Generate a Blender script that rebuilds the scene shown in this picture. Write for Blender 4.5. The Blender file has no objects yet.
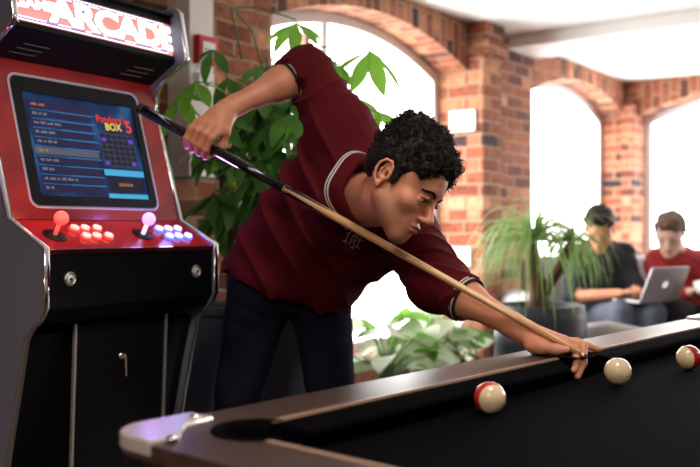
import bpy, bmesh, math, random
import numpy as np
from mathutils import Vector, Matrix, Euler
from mathutils.bvhtree import BVHTree

SC = bpy.context.scene
COL = SC.collection
PI = math.pi
random.seed(7)

# ---------------------------------------------------------------- camera, world, light, exposure
CAMH = 1.10
cd = bpy.data.cameras.new('camera')
cam = bpy.data.objects.new('camera', cd); COL.objects.link(cam)
cam.location = (0, 0, CAMH)
cam.rotation_euler = (math.radians(90 - 0.35), 0, 0)
cd.sensor_width = 36; cd.lens = 900 / 700 * 36
cd.clip_start = 0.02; cd.clip_end = 200
cd.dof.use_dof = True; cd.dof.focus_distance = 2.02; cd.dof.aperture_fstop = 2.8
SC.camera = cam

vs = SC.view_settings
vs.view_transform = 'Standard'; vs.look = 'None'; vs.gamma = 1; vs.use_curve_mapping = False
SC.display_settings.display_device = 'sRGB'
vs.exposure = 0.15
SC.cycles.max_bounces = 8; SC.cycles.diffuse_bounces = 4; SC.cycles.glossy_bounces = 4
SC.cycles.transmission_bounces = 6; SC.cycles.transparent_max_bounces = 12
SC.cycles.sample_clamp_indirect = 6; SC.cycles.blur_glossy = 0.5
SC.cycles.caustics_reflective = False; SC.cycles.caustics_refractive = False
SC.cycles.use_denoising = True

world = bpy.data.worlds.new('overcast_daylight'); SC.world = world
world.use_nodes = True
bgn = world.node_tree.nodes['Background']
bgn.inputs[0].default_value = (1.0, 0.985, 0.965, 1); bgn.inputs[1].default_value = 10.5

# room frame: x runs along the window wall towards the camera, y runs into the room
ROOM = Matrix.Translation((2.372, 7.755, 0)) @ Matrix.Rotation(math.atan2(-.805, -.593), 4, 'Z')
HC = 2.36
def area(name, m, sx, sy, power, color=(1, 1, 1), portal=False, spread=180):
    ld = bpy.data.lights.new(name, 'AREA'); ld.shape = 'RECTANGLE'; ld.size = sx; ld.size_y = sy
    ld.energy = power; ld.color = color; ld.spread = math.radians(spread)
    if portal: ld.cycles.is_portal = True
    o = bpy.data.objects.new(name, ld); COL.objects.link(o); o.matrix_world = m
    return o
def win_light(name, cx, cy, rz, w, h, portal=True, power=10):   # rz : direction light travels in the room frame
    d = Vector((math.cos(rz), math.sin(rz), 0))
    q = (-d).to_track_quat('Z', 'Y').to_matrix().to_4x4()
    return area(name, ROOM @ Matrix.Translation((cx, cy, 1.3)) @ q, w, h, power, portal=portal)
win_light('daylight_at_window_near', 3.69, -.42, PI/2, 1.9, 2.0)
win_light('daylight_at_window_mid', .95, -.42, PI/2, 1.9, 2.0)
win_light('daylight_at_window_end', -.42, 1.05, 0, 1.9, 2.0)
win_light('daylight_at_window_end_far', -.42, 3.6, 0, 1.9, 2.0)

# warm fill panels added overhead, out of view, to brighten the room
FILL_PANELS = [(8.6, 2.6, 42), (6.4, 2.2, 8), (3.6, 4.4, 16), (10.2, 3.6, 10)]   # room x, room y, watts

# ---------------------------------------------------------------- helpers
def col4(c): return (c[0], c[1], c[2], 1)
def mat(name, color=(.5, .5, .5), rough=.5, metal=0, spec=.5, emit=None, es=0, noise=None, bump=None, coat=0, sss=0, trans=0, sheen=0):
    m = bpy.data.materials.new(name); m.use_nodes = True
    nt = m.node_tree; N = nt.nodes; b = N['Principled BSDF']
    b.inputs['Base Color'].default_value = col4(color)
    b.inputs['Roughness'].default_value = rough
    b.inputs['Metallic'].default_value = metal
    b.inputs['Specular IOR Level'].default_value = spec
    b.inputs['Coat Weight'].default_value = coat
    b.inputs['Sheen Weight'].default_value = sheen
    if sss:
        b.inputs['Subsurface Weight'].default_value = sss
        b.inputs['Subsurface Radius'].default_value = (.012, .004, .002)
        b.inputs['Subsurface Scale'].default_value = 1.0
    if emit:
        b.inputs['Emission Color'].default_value = col4(emit); b.inputs['Emission Strength'].default_value = es
    tc = None
    if noise or bump:
        tc = N.new('ShaderNodeTexCoord')
    if noise:    # (scale, color2, detail)
        n = N.new('ShaderNodeTexNoise'); n.inputs['Scale'].default_value = noise[0]; n.inputs['Detail'].default_value = 5
        r = N.new('ShaderNodeValToRGB')
        r.color_ramp.elements[0].position = .35; r.color_ramp.elements[1].position = .65
        r.color_ramp.elements[0].color = col4(color); r.color_ramp.elements[1].color = col4(noise[1])
        if len(noise) > 2:
            mp = N.new('ShaderNodeMapping'); mp.inputs['Scale'].default_value = noise[2]
            nt.links.new(tc.outputs['Object'], mp.inputs[0]); nt.links.new(mp.outputs[0], n.inputs['Vector'])
        else: nt.links.new(tc.outputs['Object'], n.inputs['Vector'])
        nt.links.new(n.outputs['Fac'], r.inputs[0]); nt.links.new(r.outputs[0], b.inputs['Base Color'])
    if bump:     # (scale, strength, distance)
        n = N.new('ShaderNodeTexNoise'); n.inputs['Scale'].default_value = bump[0]; n.inputs['Detail'].default_value = 4
        bp = N.new('ShaderNodeBump'); bp.inputs['Strength'].default_value = bump[1]; bp.inputs['Distance'].default_value = bump[2]
        nt.links.new(tc.outputs['Object'], n.inputs['Vector'])
        nt.links.new(n.outputs['Fac'], bp.inputs['Height']); nt.links.new(bp.outputs[0], b.inputs['Normal'])
    if trans:
        t = N.new('ShaderNodeBsdfTranslucent'); mx = N.new('ShaderNodeMixShader'); mx.inputs[0].default_value = trans
        out = N['Material Output']
        src = b.inputs['Base Color'].links[0].from_socket if b.inputs['Base Color'].links else None
        if src: nt.links.new(src, t.inputs[0])
        else: t.inputs[0].default_value = col4(color)
        nt.links.new(b.outputs[0], mx.inputs[1]); nt.links.new(t.outputs[0], mx.inputs[2]); nt.links.new(mx.outputs[0], out.inputs[0])
    return m

def tag(o, label=None, cat=None, group=None, kind=None):
    if label: o['label'] = label
    if cat: o['category'] = cat
    if group: o['group'] = group
    if kind: o['kind'] = kind
    return o
def empty(name, loc=(0, 0, 0), rz=0, m=None):
    o = bpy.data.objects.new(name, None); COL.objects.link(o)
    o.empty_display_size = .1
    if m is not None: o.matrix_world = m
    else: o.location = loc; o.rotation_euler = (0, 0, rz)
    return o

class MB:
    """collects shapes, links them as one mesh object"""
    def __init__(s): s.v = []; s.f = []; s.m = []; s.mi = 0; s.sm = []; s.smooth = False; s.uv = {}
    def add(s, vs, fs):
        k = len(s.v); s.v += [tuple(v) for v in vs]
        for f in fs:
            s.f.append(tuple(i + k for i in f)); s.m.append(s.mi); s.sm.append(s.smooth)
        return k
    def box(s, x0, x1, y0, y1, z0, z1, M=None):
        vs = [Vector((x, y, z)) for x in (x0, x1) for y in (y0, y1) for z in (z0, z1)]
        if M is not None: vs = [M @ v for v in vs]
        s.add(vs, [(0, 1, 3, 2), (4, 6, 7, 5), (0, 4, 5, 1), (2, 3, 7, 6), (0, 2, 6, 4), (1, 5, 7, 3)])
    def prism(s, pts, axis, t0, t1, M=None):
        """polygon pts (2D) extruded along axis; axis 'x': pts are (y,z); 'y': (x,z); 'z': (x,y)"""
        def mk(p, t):
            v = {'x': Vector((t, p[0], p[1])), 'y': Vector((p[0], t, p[1])), 'z': Vector((p[0], p[1], t))}[axis]
            return M @ v if M is not None else v
        n = len(pts); vs = [mk(p, t0) for p in pts] + [mk(p, t1) for p in pts]
        fs = [tuple(range(n))[::-1], tuple(range(n, 2 * n))] + [(i, (i + 1) % n, (i + 1) % n + n, i + n) for i in range(n)]
        s.add(vs, fs)
    def tube(s, pts, r, n=8, cap=True, r1=None):
        pts = [Vector(p) for p in pts]; L = len(pts)
        rs = r if isinstance(r, (list, tuple)) else [r + (0 if r1 is None else (r1 - r) * i / max(1, L - 1)) for i in range(L)]
        up = None; vs = []; fs = []
        for i, p in enumerate(pts):
            t = (pts[min(i + 1, L - 1)] - pts[max(i - 1, 0)])
            t = t.normalized() if t.length > 1e-9 else Vector((0, 0, 1))
            if up is None: up = t.orthogonal().normalized()
            else:
                up = up - t * up.dot(t); up = up.normalized() if up.length > 1e-6 else t.orthogonal().normalized()
            w = t.cross(up)
            for j in range(n):
                a = 2 * PI * j / n; vs.append(p + (up * math.cos(a) + w * math.sin(a)) * rs[i])
        for i in range(L - 1):
            for j in range(n):
                fs.append((i * n + j, i * n + (j + 1) % n, (i + 1) * n + (j + 1) % n, (i + 1) * n + j))
        if cap: fs += [tuple(range(n))[::-1], tuple(range((L - 1) * n, L * n))]
        o = s.smooth; s.smooth = True; s.add(vs, fs); s.smooth = o
    def lathe(s, prof, n=24, M=None, closed=False):
        """prof: (r,z) list, about z"""
        vs = []; fs = []
        for r, z in prof:
            for j in range(n):
                a = 2 * PI * j / n; v = Vector((r * math.cos(a), r * math.sin(a), z)); vs.append(M @ v if M is not None else v)
        L = len(prof)
        for i in range(L - 1):
            for j in range(n): fs.append((i * n + j, i * n + (j + 1) % n, (i + 1) * n + (j + 1) % n, (i + 1) * n + j))
        if prof[0][0] > 1e-6: fs.append(tuple(range(n))[::-1])
        if prof[-1][0] > 1e-6 and not closed: fs.append(tuple(range((L - 1) * n, L * n)))
        o = s.smooth; s.smooth = True; s.add(vs, fs); s.smooth = o
    def sphere(s, c, r, n=24, M=None):
        R = r if isinstance(r, (tuple, list)) else (r, r, r)
        k = n // 2; vs = []; fs = []
        for i in range(k + 1):
            th = PI * i / k
            for j in range(n):
                a = 2 * PI * j / n; v = Vector((c[0] + R[0] * math.sin(th) * math.cos(a), c[1] + R[1] * math.sin(th) * math.sin(a), c[2] + R[2] * math.cos(th)))
                vs.append(M @ v if M is not None else v)
        for i in range(k):
            for j in range(n): fs.append((i * n + j, (i + 1) * n + j, (i + 1) * n + (j + 1) % n, i * n + (j + 1) % n))
        o = s.smooth; s.smooth = True; s.add(vs, fs); s.smooth = o
    def build(s, name, mats, parent=None, bevel=0, bseg=2, smooth=None, subsurf=0, weld=True):
        me = bpy.data.meshes.new(name); me.from_pydata(s.v, [], s.f)
        if not isinstance(mats, (list, tuple)): mats = [mats]
        for m in mats: me.materials.append(m)
        me.polygons.foreach_set('material_index', s.m)
        me.polygons.foreach_set('use_smooth', s.sm if smooth is None else [smooth] * len(s.f))
        me.update()
        bm = bmesh.new(); bm.from_mesh(me)
        if weld: bmesh.ops.remove_doubles(bm, verts=bm.verts, dist=1e-5)
        bmesh.ops.recalc_face_normals(bm, faces=bm.faces)
        bm.to_mesh(me); bm.free()
        o = bpy.data.objects.new(name, me); COL.objects.link(o)
        if parent: o.parent = parent
        if bevel:
            md = o.modifiers.new('bevel', 'BEVEL'); md.width = bevel; md.segments = bseg; md.limit_method = 'ANGLE'
            me.polygons.foreach_set('use_smooth', [True] * len(me.polygons))
            ws = o.modifiers.new('wn', 'WEIGHTED_NORMAL'); ws.keep_sharp = True
        if subsurf:
            md = o.modifiers.new('sub', 'SUBSURF'); md.levels = subsurf; md.render_levels = subsurf
        return o

def P(px, py, Y):
    """a point of the place at distance Y seen at that pixel (used for measuring)"""
    return Vector(((px - 350) / 900 * Y, Y, CAMH - (py - 228) / 900 * Y))

def leaf_into(mb, base, d, up, L, W, droop=.3, fold=.25, n=6, shape=0, twist=0):
    d = d.normalized(); up = (up - d * up.dot(d)); up = up.normalized() if up.length > 1e-4 else d.orthogonal().normalized()
    side = d.cross(up)
    if twist: 
        side = (side * math.cos(twist) + up * math.sin(twist)); up = side.cross(d)
    vs = []; fs = []
    for i in range(n + 1):
        t = i / n
        if shape == 0: w = W * (math.sin(PI * t ** 1.15) ** .95) if 0 < t < 1 else 0.0008
        elif shape == 1: w = W * math.sin(PI * (t ** .62)) ** .75 if 0 < t < 1 else 0.0008   # heart / oval
        else: w = W * (1 - t ** 2.2) * min(1, .55 + t * 3)
        ang = droop * t
        c = base + d * (L * (math.sin(ang) / droop if droop else t)) - up * (L * ((1 - math.cos(ang)) / droop if droop else 0))
        lift = up * (fold * w)
        vs += [c + side * w + lift, c, c - side * w + lift]
    for i in range(n):
        a = 3 * i; fs += [(a, a + 3, a + 4, a + 1), (a + 1, a + 4, a + 5, a + 2)]
    o = mb.smooth; mb.smooth = True; mb.add(vs, fs); mb.smooth = o

# ---------------------------------------------------------------- implicit surfaces for figures
def vnoise(p, f, seed=0):
    q = p * f + seed * 17.31; i = np.floor(q).astype(np.int64); u = q - i; u = u * u * (3 - 2 * u)
    def h(a, b, c):
        n = (a * 73856093) ^ (b * 19349663) ^ (c * 83492791); n = (n ^ (n >> 13)) * 1274126177
        return ((n ^ (n >> 16)) & 65535) / 32767.5 - 1
    x, y, z = i[:, 0], i[:, 1], i[:, 2]; r = 0
    for dx in (0, 1):
        for dy in (0, 1):
            for dz in (0, 1):
                w = (u[:, 0] if dx else 1 - u[:, 0]) * (u[:, 1] if dy else 1 - u[:, 1]) * (u[:, 2] if dz else 1 - u[:, 2])
                r = r + w * h(x + dx, y + dy, z + dz)
    return r
def A(v): return np.array(tuple(v), float)
class Field:
    def __init__(s): s.p = []; s.warp = None; s.T = None
    def cap(s, a, b, ra, rb=None, k=.02, op=1):
        if s.T is not None: a = s.T @ Vector(a); b = s.T @ Vector(b)
        a, b = A(a), A(b); rb = ra if rb is None else rb; ab = b - a; L2 = max(ab @ ab, 1e-12)
        def f(p):
            t = np.clip(((p - a) @ ab) / L2, 0, 1)
            return np.linalg.norm(p - a - t[:, None] * ab, axis=1) - (ra + t * (rb - ra))
        s.p.append((f, k, op)); return s
    def chain(s, pts, rs, k=.02):
        for i in range(len(pts) - 1): s.cap(pts[i], pts[i + 1], rs[i], rs[i + 1], k)
        return s
    def ell(s, c, r, k=.02, op=1, R=None):
        M = s.T if s.T is not None else Matrix.Identity(4)
        c = A(M @ Vector(c)); Q = np.array(M.to_3x3())
        if R is not None: Q = Q @ np.array(R.to_3x3())
        r = np.array(r, float)
        def f(p):
            q = (p - c) @ Q
            k0 = np.linalg.norm(q / r, axis=1); k1 = np.linalg.norm(q / (r * r), axis=1)
            return np.where(k1 < 1e-9, -r.min(), k0 * (k0 - 1) / np.maximum(k1, 1e-9))
        s.p.append((f, k, op)); return s
    def cut(s, c, n, k=.004, R=None):
        """removes everything on the side n points to (within R of c)"""
        c = A(c); n = A(Vector(n).normalized())
        if R is None: s.p.append((lambda p: -((p - c) @ n), k, -1))
        else: s.p.append((lambda p: np.maximum(-((p - c) @ n), np.linalg.norm(p - c, axis=1) - R), k, -1))
        return s
    def mesh(s, h, lo, hi):
        B = 8; lo = np.array(lo, float); hi = np.array(hi, float); bs = B * h
        nb = np.ceil((hi - lo) / bs).astype(int)
        g = np.stack(np.meshgrid(*[np.arange(n) for n in nb], indexing='ij'), -1).reshape(-1, 3)
        C = lo + (g + .5) * bs; rad = bs * .87
        Ds = []; d = np.full(len(C), 1e3)
        for f, k, op in s.p:
            v = f(C); Ds.append(v); d = smin(d, v, k) if op == 1 else -smin(-d, v, k)
        act = np.abs(d) < rad * 1.35 + .012
        g = g[act]; dc = d[act]; Ds = [v[act] for v in Ds]
        off = np.stack(np.meshgrid(*[np.arange(B + 1)] * 3, indexing='ij'), -1).reshape(-1, 3) * h
        n3 = (B + 1) ** 3
        V = np.full((len(g), n3), 1e3)
        for (f, k, op), D in zip(s.p, Ds):
            rel = (D < dc + 2.6 * rad + k) if op == 1 else (D < -dc + 2.6 * rad + k)
            ix = np.nonzero(rel)[0]
            for c0 in range(0, len(ix), 400):
                ii = ix[c0:c0 + 400]
                pts = (lo + g[ii] * bs)[:, None, :] + off[None]
                v = f(pts.reshape(-1, 3)).reshape(len(ii), n3)
                V[ii] = smin(V[ii], v, k) if op == 1 else -smin(-V[ii], v, k)
        if s.warp:
            for c0 in range(0, len(g), 400):
                pts = (lo + g[c0:c0 + 400] * bs)[:, None, :] + off[None]
                V[c0:c0 + 400] += s.warp(pts.reshape(-1, 3)).reshape(-1, n3)
        V = V.reshape(len(g), B + 1, B + 1, B + 1); V = np.where(np.abs(V) < 1e-9, 1e-9, V)
        S = V < 0
        cnt = sum(S[:, a:a + B, b:b + B, c:c + B].astype(int) for a in (0, 1) for b in (0, 1) for c in (0, 1))
        bi, ci, cj, ck = np.nonzero((cnt > 0) & (cnt < 8))
        acc = np.zeros((len(bi), 3)); num = np.zeros(len(bi))
        for ax in range(3):
            for u in (0, 1):
                for w in (0, 1):
                    o0 = [0, 0, 0]; others = [x for x in range(3) if x != ax]
                    o0[others[0]] = u; o0[others[1]] = w; o1 = list(o0); o1[ax] = 1
                    a = V[bi, ci + o0[0], cj + o0[1], ck + o0[2]]; b = V[bi, ci + o1[0], cj + o1[1], ck + o1[2]]
                    m = (a < 0) != (b < 0); t = np.where(m, a / np.where(m, a - b, 1), 0)
                    q = np.tile(np.array(o0, float), (len(bi), 1)); q[:, ax] += t
                    acc += q * m[:, None]; num += m
        G = np.stack([ci, cj, ck], 1) + g[bi] * B
        pos = lo + (G + acc / num[:, None]) * h
        dim = nb * B + 4
        key = lambda X: ((X[:, 0] + 1) * dim[1] + X[:, 1] + 1) * dim[2] + X[:, 2] + 1
        K = key(G); o = np.argsort(K); Ks = K[o]
        quads = []
        for ax in range(3):
            sl0 = [slice(None)] + [slice(0, B)] * 3; sl1 = list(sl0); sl1[ax + 1] = slice(1, B + 1)
            a = S[tuple(sl0)]; b = S[tuple(sl1)]
            bb, x, y, z = np.nonzero(a != b)
            n0 = np.stack([x, y, z], 1) + g[bb] * B; inside = a[bb, x, y, z]
            u, w = [(1, 2), (2, 0), (0, 1)][ax]
            eu = np.zeros(3, int); eu[u] = 1; ew = np.zeros(3, int); ew[w] = 1
            cells = [n0 - eu - ew, n0 - ew, n0, n0 - eu]; ids = []; ok = np.ones(len(n0), bool)
            for c in cells:
                kk = key(c); j = np.searchsorted(Ks, kk); j = np.clip(j, 0, len(Ks) - 1)
                ok &= Ks[j] == kk; ids.append(o[j])
            q = np.stack(ids, 1); q = np.where(inside[:, None], q, q[:, ::-1]); quads.append(q[ok])
        F = np.concatenate(quads)
        return pos, F
def smin(a, b, k):
    if k <= 0: return np.minimum(a, b)
    h = np.maximum(k - np.abs(a - b), 0) / k
    return np.minimum(a, b) - h * h * k * .25
def np_mesh(name, pos, F, mats, parent=None, smooth=True):
    me = bpy.data.meshes.new(name)
    me.vertices.add(len(pos)); me.vertices.foreach_set('co', pos.astype(np.float32).ravel())
    me.loops.add(F.size); me.loops.foreach_set('vertex_index', F.astype(np.int32).ravel())
    me.polygons.add(len(F)); me.polygons.foreach_set('loop_start', np.arange(0, F.size, F.shape[1], dtype=np.int32))
    me.polygons.foreach_set('loop_total', np.full(len(F), F.shape[1], dtype=np.int32))
    me.polygons.foreach_set('use_smooth', [smooth] * len(F))
    if not isinstance(mats, (list, tuple)): mats = [mats]
    for m in mats: me.materials.append(m)
    me.update(calc_edges=True); me.validate()
    o = bpy.data.objects.new(name, me); COL.objects.link(o)
    if parent: o.parent = parent
    return o
def relax(pos, F, it=1, lam=.5):
    for _ in range(it):
        s = np.zeros_like(pos); c = np.zeros(len(pos))
        for i in range(4):
            j = (i + 1) % 4
            np.add.at(s, F[:, i], pos[F[:, j]]); np.add.at(c, F[:, i], 1)
            np.add.at(s, F[:, j], pos[F[:, i]]); np.add.at(c, F[:, j], 1)
        pos = pos + lam * (s / np.maximum(c, 1)[:, None] - pos)
    return pos
# ---------------------------------------------------------------- brick
def brick_mat(name, tint=1.0, hi=(.60, .30, .17)):
    m = bpy.data.materials.new(name); m.use_nodes = True; nt = m.node_tree; N = nt.nodes; K = nt.links; b = N['Principled BSDF']
    uv = N.new('ShaderNodeUVMap'); uv.uv_map = 'UVMap'
    wn = N.new('ShaderNodeTexNoise'); wn.inputs['Scale'].default_value = 9; K.new(uv.outputs[0], wn.inputs['Vector'])
    sub = N.new('ShaderNodeVectorMath'); sub.operation = 'SUBTRACT'; sub.inputs[1].default_value = (.5, .5, .5)
    K.new(wn.outputs['Color'], sub.inputs[0])
    sc = N.new('ShaderNodeVectorMath'); sc.operation = 'SCALE'; sc.inputs['Scale'].default_value = .018; K.new(sub.outputs[0], sc.inputs[0])
    ad = N.new('ShaderNodeVectorMath'); ad.operation = 'ADD'; K.new(uv.outputs[0], ad.inputs[0]); K.new(sc.outputs[0], ad.inputs[1])
    br = N.new('ShaderNodeTexBrick'); K.new(ad.outputs[0], br.inputs['Vector'])
    br.inputs['Scale'].default_value = 1; br.inputs['Brick Width'].default_value = .225; br.inputs['Row Height'].default_value = .076
    br.inputs['Mortar Size'].default_value = .007; br.inputs['Mortar Smooth'].default_value = .3; br.inputs['Bias'].default_value = 0
    br.inputs['Color1'].default_value = (0, 0, 0, 1); br.inputs['Color2'].default_value = (1, 1, 1, 1); br.inputs['Mortar'].default_value = (.5, .5, .5, 1)
    br.offset = .5
    rp = N.new('ShaderNodeValToRGB'); K.new(br.outputs['Color'], rp.inputs[0]); e = rp.color_ramp.elements
    cols = [(0, (.035, .025, .03)), (.12, (.13, .045, .032)), (.3, (.25, .075, .042)), (.5, (.33, .11, .055)), (.68, (.27, .10, .06)), (.82, (.42, .19, .10)), (1, hi)]
    e[0].position = 0; e[0].color = col4(cols[0][1]); e[1].position = 1; e[1].color = col4(cols[-1][1])
    for p_, c_ in cols[1:-1]:
        x = e.new(p_); x.color = col4(c_)
    n2 = N.new('ShaderNodeTexNoise'); n2.inputs['Scale'].default_value = 22; n2.inputs['Detail'].default_value = 6; K.new(uv.outputs[0], n2.inputs['Vector'])
    r2 = N.new('ShaderNodeValToRGB'); r2.color_ramp.elements[0].position = .3; r2.color_ramp.elements[0].color = (.55, .5, .5, 1)
    r2.color_ramp.elements[1].position = .75; r2.color_ramp.elements[1].color = (1.25, 1.15, 1.1, 1); K.new(n2.outputs['Fac'], r2.inputs[0])
    mu = N.new('ShaderNodeMix'); mu.data_type = 'RGBA'; mu.blend_type = 'MULTIPLY'; mu.inputs[0].default_value = 1
    K.new(rp.outputs[0], mu.inputs[6]); K.new(r2.outputs[0], mu.inputs[7])
    mm = N.new('ShaderNodeMix'); mm.data_type = 'RGBA'; K.new(br.outputs['Fac'], mm.inputs[0]); K.new(mu.outputs[2], mm.inputs[6])
    mm.inputs[7].default_value = (.34 * tint, .22 * tint, .145 * tint, 1)
    K.new(mm.outputs[2], b.inputs['Base Color']); b.inputs['Roughness'].default_value = .85; b.inputs['Specular IOR Level'].default_value = .25
    inv = N.new('ShaderNodeMath'); inv.operation = 'SUBTRACT'; inv.inputs[0].default_value = 1; K.new(br.outputs['Fac'], inv.inputs[1])
    a2 = N.new('ShaderNodeMath'); a2.operation = 'MULTIPLY_ADD'; K.new(n2.outputs['Fac'], a2.inputs[0]); a2.inputs[1].default_value = .7; K.new(inv.outputs[0], a2.inputs[2])
    bp = N.new('ShaderNodeBump'); bp.inputs['Distance'].default_value = .008; bp.inputs['Strength'].default_value = .9
    K.new(a2.outputs[0], bp.inputs['Height']); K.new(bp.outputs[0], b.inputs['Normal'])
    return m
M_brick = brick_mat('old_brick')
M_plaster = mat('white_ceiling_paint', (.86, .84, .82), .8, spec=.2)
M_wallpaint = mat('dim_wall_paint', (.33, .27, .23), .8)
M_floor = mat('dark_floor_boards', (.045, .035, .03), .45, noise=(3, (.08, .06, .05), (1, 12, 1)))
M_winframe = mat('painted_window_frame', (.74, .70, .70), .5)
M_white = mat('white_plastic', (.85, .84, .82), .35)
M_offwhite = mat('cream_trunking', (.80, .74, .68), .5)
M_red = mat('alarm_red', (.55, .02, .02), .4)
M_black = mat('black_plastic', (.012, .012, .014), .35)
M_brown = mat('brown_timber', (.25, .11, .05), .5)
def glass_mat(name):
    m = bpy.data.materials.new(name); m.use_nodes = True; nt = m.node_tree; N = nt.nodes
    t = N.new('ShaderNodeBsdfTransparent'); g = N.new('ShaderNodeBsdfGlossy'); g.inputs['Roughness'].default_value = .02
    mx = N.new('ShaderNodeMixShader'); mx.inputs[0].default_value = .05
    nt.links.new(t.outputs[0], mx.inputs[1]); nt.links.new(g.outputs[0], mx.inputs[2]); nt.links.new(mx.outputs[0], N['Material Output'].inputs[0])
    return m
M_glass = glass_mat('window_glass')

# ---------------------------------------------------------------- room shell
ZS, RISE, SILL, TH = 2.06, .18, .42, .30
def arch_z(t): return ZS + RISE * (1 - (2 * t - 1) ** 2)
class UVMesh:
    def __init__(s): s.v = []; s.f = []; s.uv = []
    def quad(s, ps, uvs):
        k = len(s.v); s.v += [tuple(p) for p in ps]; s.f.append(tuple(range(k, k + len(ps)))); s.uv += [tuple(u) for u in uvs]
    def build(s, name, m, mw=None):
        me = bpy.data.meshes.new(name); me.from_pydata(s.v, [], s.f); me.materials.append(m)
        l = me.uv_layers.new(name='UVMap')
        for i, u in enumerate(s.uv): l.data[i].uv = u
        me.update(); o = bpy.data.objects.new(name, me); COL.objects.link(o)
        if mw is not None: o.matrix_world = mw
        return o
def brick_wall(name, L0, L1, openings, pt, length_shift=0):
    """pt(u, depth, z) -> room point. depth 0 is the room face, negative goes outwards"""
    W = UVMesh(); NS = 28
    def face(u0, u1, z0, z1, z0b=None, z1b=None, d=0, rot=False, flip=False):
        a, b = (z0, z0 if z0b is None else z0b), (z1, z1 if z1b is None else z1b)
        ps = [pt(u0, d, a[0]), pt(u1, d, a[1]), pt(u1, d, b[1]), pt(u0, d, b[0])]
        uv = [(u0, a[0]), (u1, a[1]), (u1, b[1]), (u0, b[0])]
        if rot: uv = [(v + .03, u) for u, v in uv]
        W.quad(ps, uv)
    for d in (0, -TH):
        x = L0
        for o0, o1 in openings:
            face(x, o0, 0, HC, d=d)
            face(o0, o1, 0, SILL, d=d)
            for i in range(NS):
                t0, t1 = i / NS, (i + 1) / NS; u0, u1 = o0 + (o1 - o0) * t0, o0 + (o1 - o0) * t1
                face(u0, u1, arch_z(t0), HC, arch_z(t1), HC, d=d, rot=True)
            x = o1
        face(x, L1, 0, HC, d=d)
    for o0, o1 in openings:
        for i in range(NS):
            t0, t1 = i / NS, (i + 1) / NS; u0, u1 = o0 + (o1 - o0) * t0, o0 + (o1 - o0) * t1
            ps = [pt(u0, 0, arch_z(t0)), pt(u1, 0, arch_z(t1)), pt(u1, -TH, arch_z(t1)), pt(u0, -TH, arch_z(t0))]
            W.quad(ps, [(.0, u0), (.0, u1), (TH, u1), (TH, u0)])
        for uu in (o0, o1):
            W.quad([pt(uu, 0, SILL), pt(uu, -TH, SILL), pt(uu, -TH, ZS), pt(uu, 0, ZS)], [(uu, SILL), (uu + TH, SILL), (uu + TH, ZS), (uu, ZS)])
        W.quad([pt(o0, 0, SILL), pt(o1, 0, SILL), pt(o1, -TH, SILL), pt(o0, -TH, SILL)], [(o0, 0), (o1, 0), (o1, TH), (o0, TH)])
    for uu in (L0, L1):
        W.quad([pt(uu, 0, 0), pt(uu, -TH, 0), pt(uu, -TH, HC), pt(uu, 0, HC)], [(uu, 0), (uu + TH, 0), (uu + TH, HC), (uu, HC)])
    W.quad([pt(L0, 0, HC), pt(L1, 0, HC), pt(L1, -TH, HC), pt(L0, -TH, HC)], [(0, 0), (1, 0), (1, 1), (0, 1)])
    W.quad([pt(L0, 0, 0), pt(L1, 0, 0), pt(L1, -TH, 0), pt(L0, -TH, 0)], [(0, 0), (1, 0), (1, 1), (0, 1)])
    o = W.build(name, M_brick, ROOM); tag(o, kind='structure'); return o
RL, RW = 11.5, 6.2       # room length along the window wall, room width
WA = [(.02, 1.87), (2.793, 4.593)]
WB = [(.10, 1.95), (2.6, 4.4)]
brick_wall('wall_left', 0, RL, WA, lambda u, d, z: (u, d, z))
brick_wall('wall_far', -TH, RW, WB, lambda u, d, z: (d, u, z))

def pilaster(name, x0, x1, y0, y1, cap=True):
    W = UVMesh()
    def ring(x0, x1, y0, y1, z0, z1):
        for (ax, ay), (bx, by) in (((x0, y1), (x1, y1)), ((x1, y1), (x1, y0)), ((x0, y0), (x0, y1)), ((x1, y0), (x0, y0))):
            l = math.hypot(bx - ax, by - ay); s0 = ax + ay
            W.quad([(ax, ay, z0), (bx, by, z0), (bx, by, z1), (ax, ay, z1)], [(s0, z0), (s0 + l, z0), (s0 + l, z1), (s0, z1)])
        for z in (z0, z1): W.quad([(x0, y0, z), (x1, y0, z), (x1, y1, z), (x0, y1, z)], [(x0, y0), (x1, y0), (x1, y1), (x0, y1)])
    ring(x0, x1, y0, y1, 0, 2.16)
    if cap:
        ring(x0 - .035, x1 + .0, y0, y1 + .03, 2.16, 2.24); ring(x0 - .02, x1 - .02, y0, y1 + .01, 2.24, HC)
    o = W.build(name, M_brick, ROOM); tag(o, kind='structure'); return o
pilaster('trim_1', 2.55, 2.792, -.01, .11)
pilaster('trim_2', .0, .10, .0, .10, cap=False)

def slab(name, x0, x1, y0, y1, z0, z1, m, kind='structure'):
    mb = MB(); mb.box(x0, x1, y0, y1, z0, z1); o = mb.build(name, m); o.matrix_world = ROOM; tag(o, kind=kind); return o
slab('floor', -TH, RL + .2, -TH, RW + .2, -.1, 0, M_floor)
slab('ceiling', -TH, RL + .2, -TH, RW + .2, HC, HC + .1, M_plaster)
slab('trim_3', 1.80, 2.25, .0, RW, HC - .075, HC, M_plaster)            # ceiling beam
slab('wall_right', 0, RL, RW, RW + .2, 0, HC, M_wallpaint)
slab('wall_back', RL, RL + .2, -TH, RW + .2, 0, HC, M_wallpaint)

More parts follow.
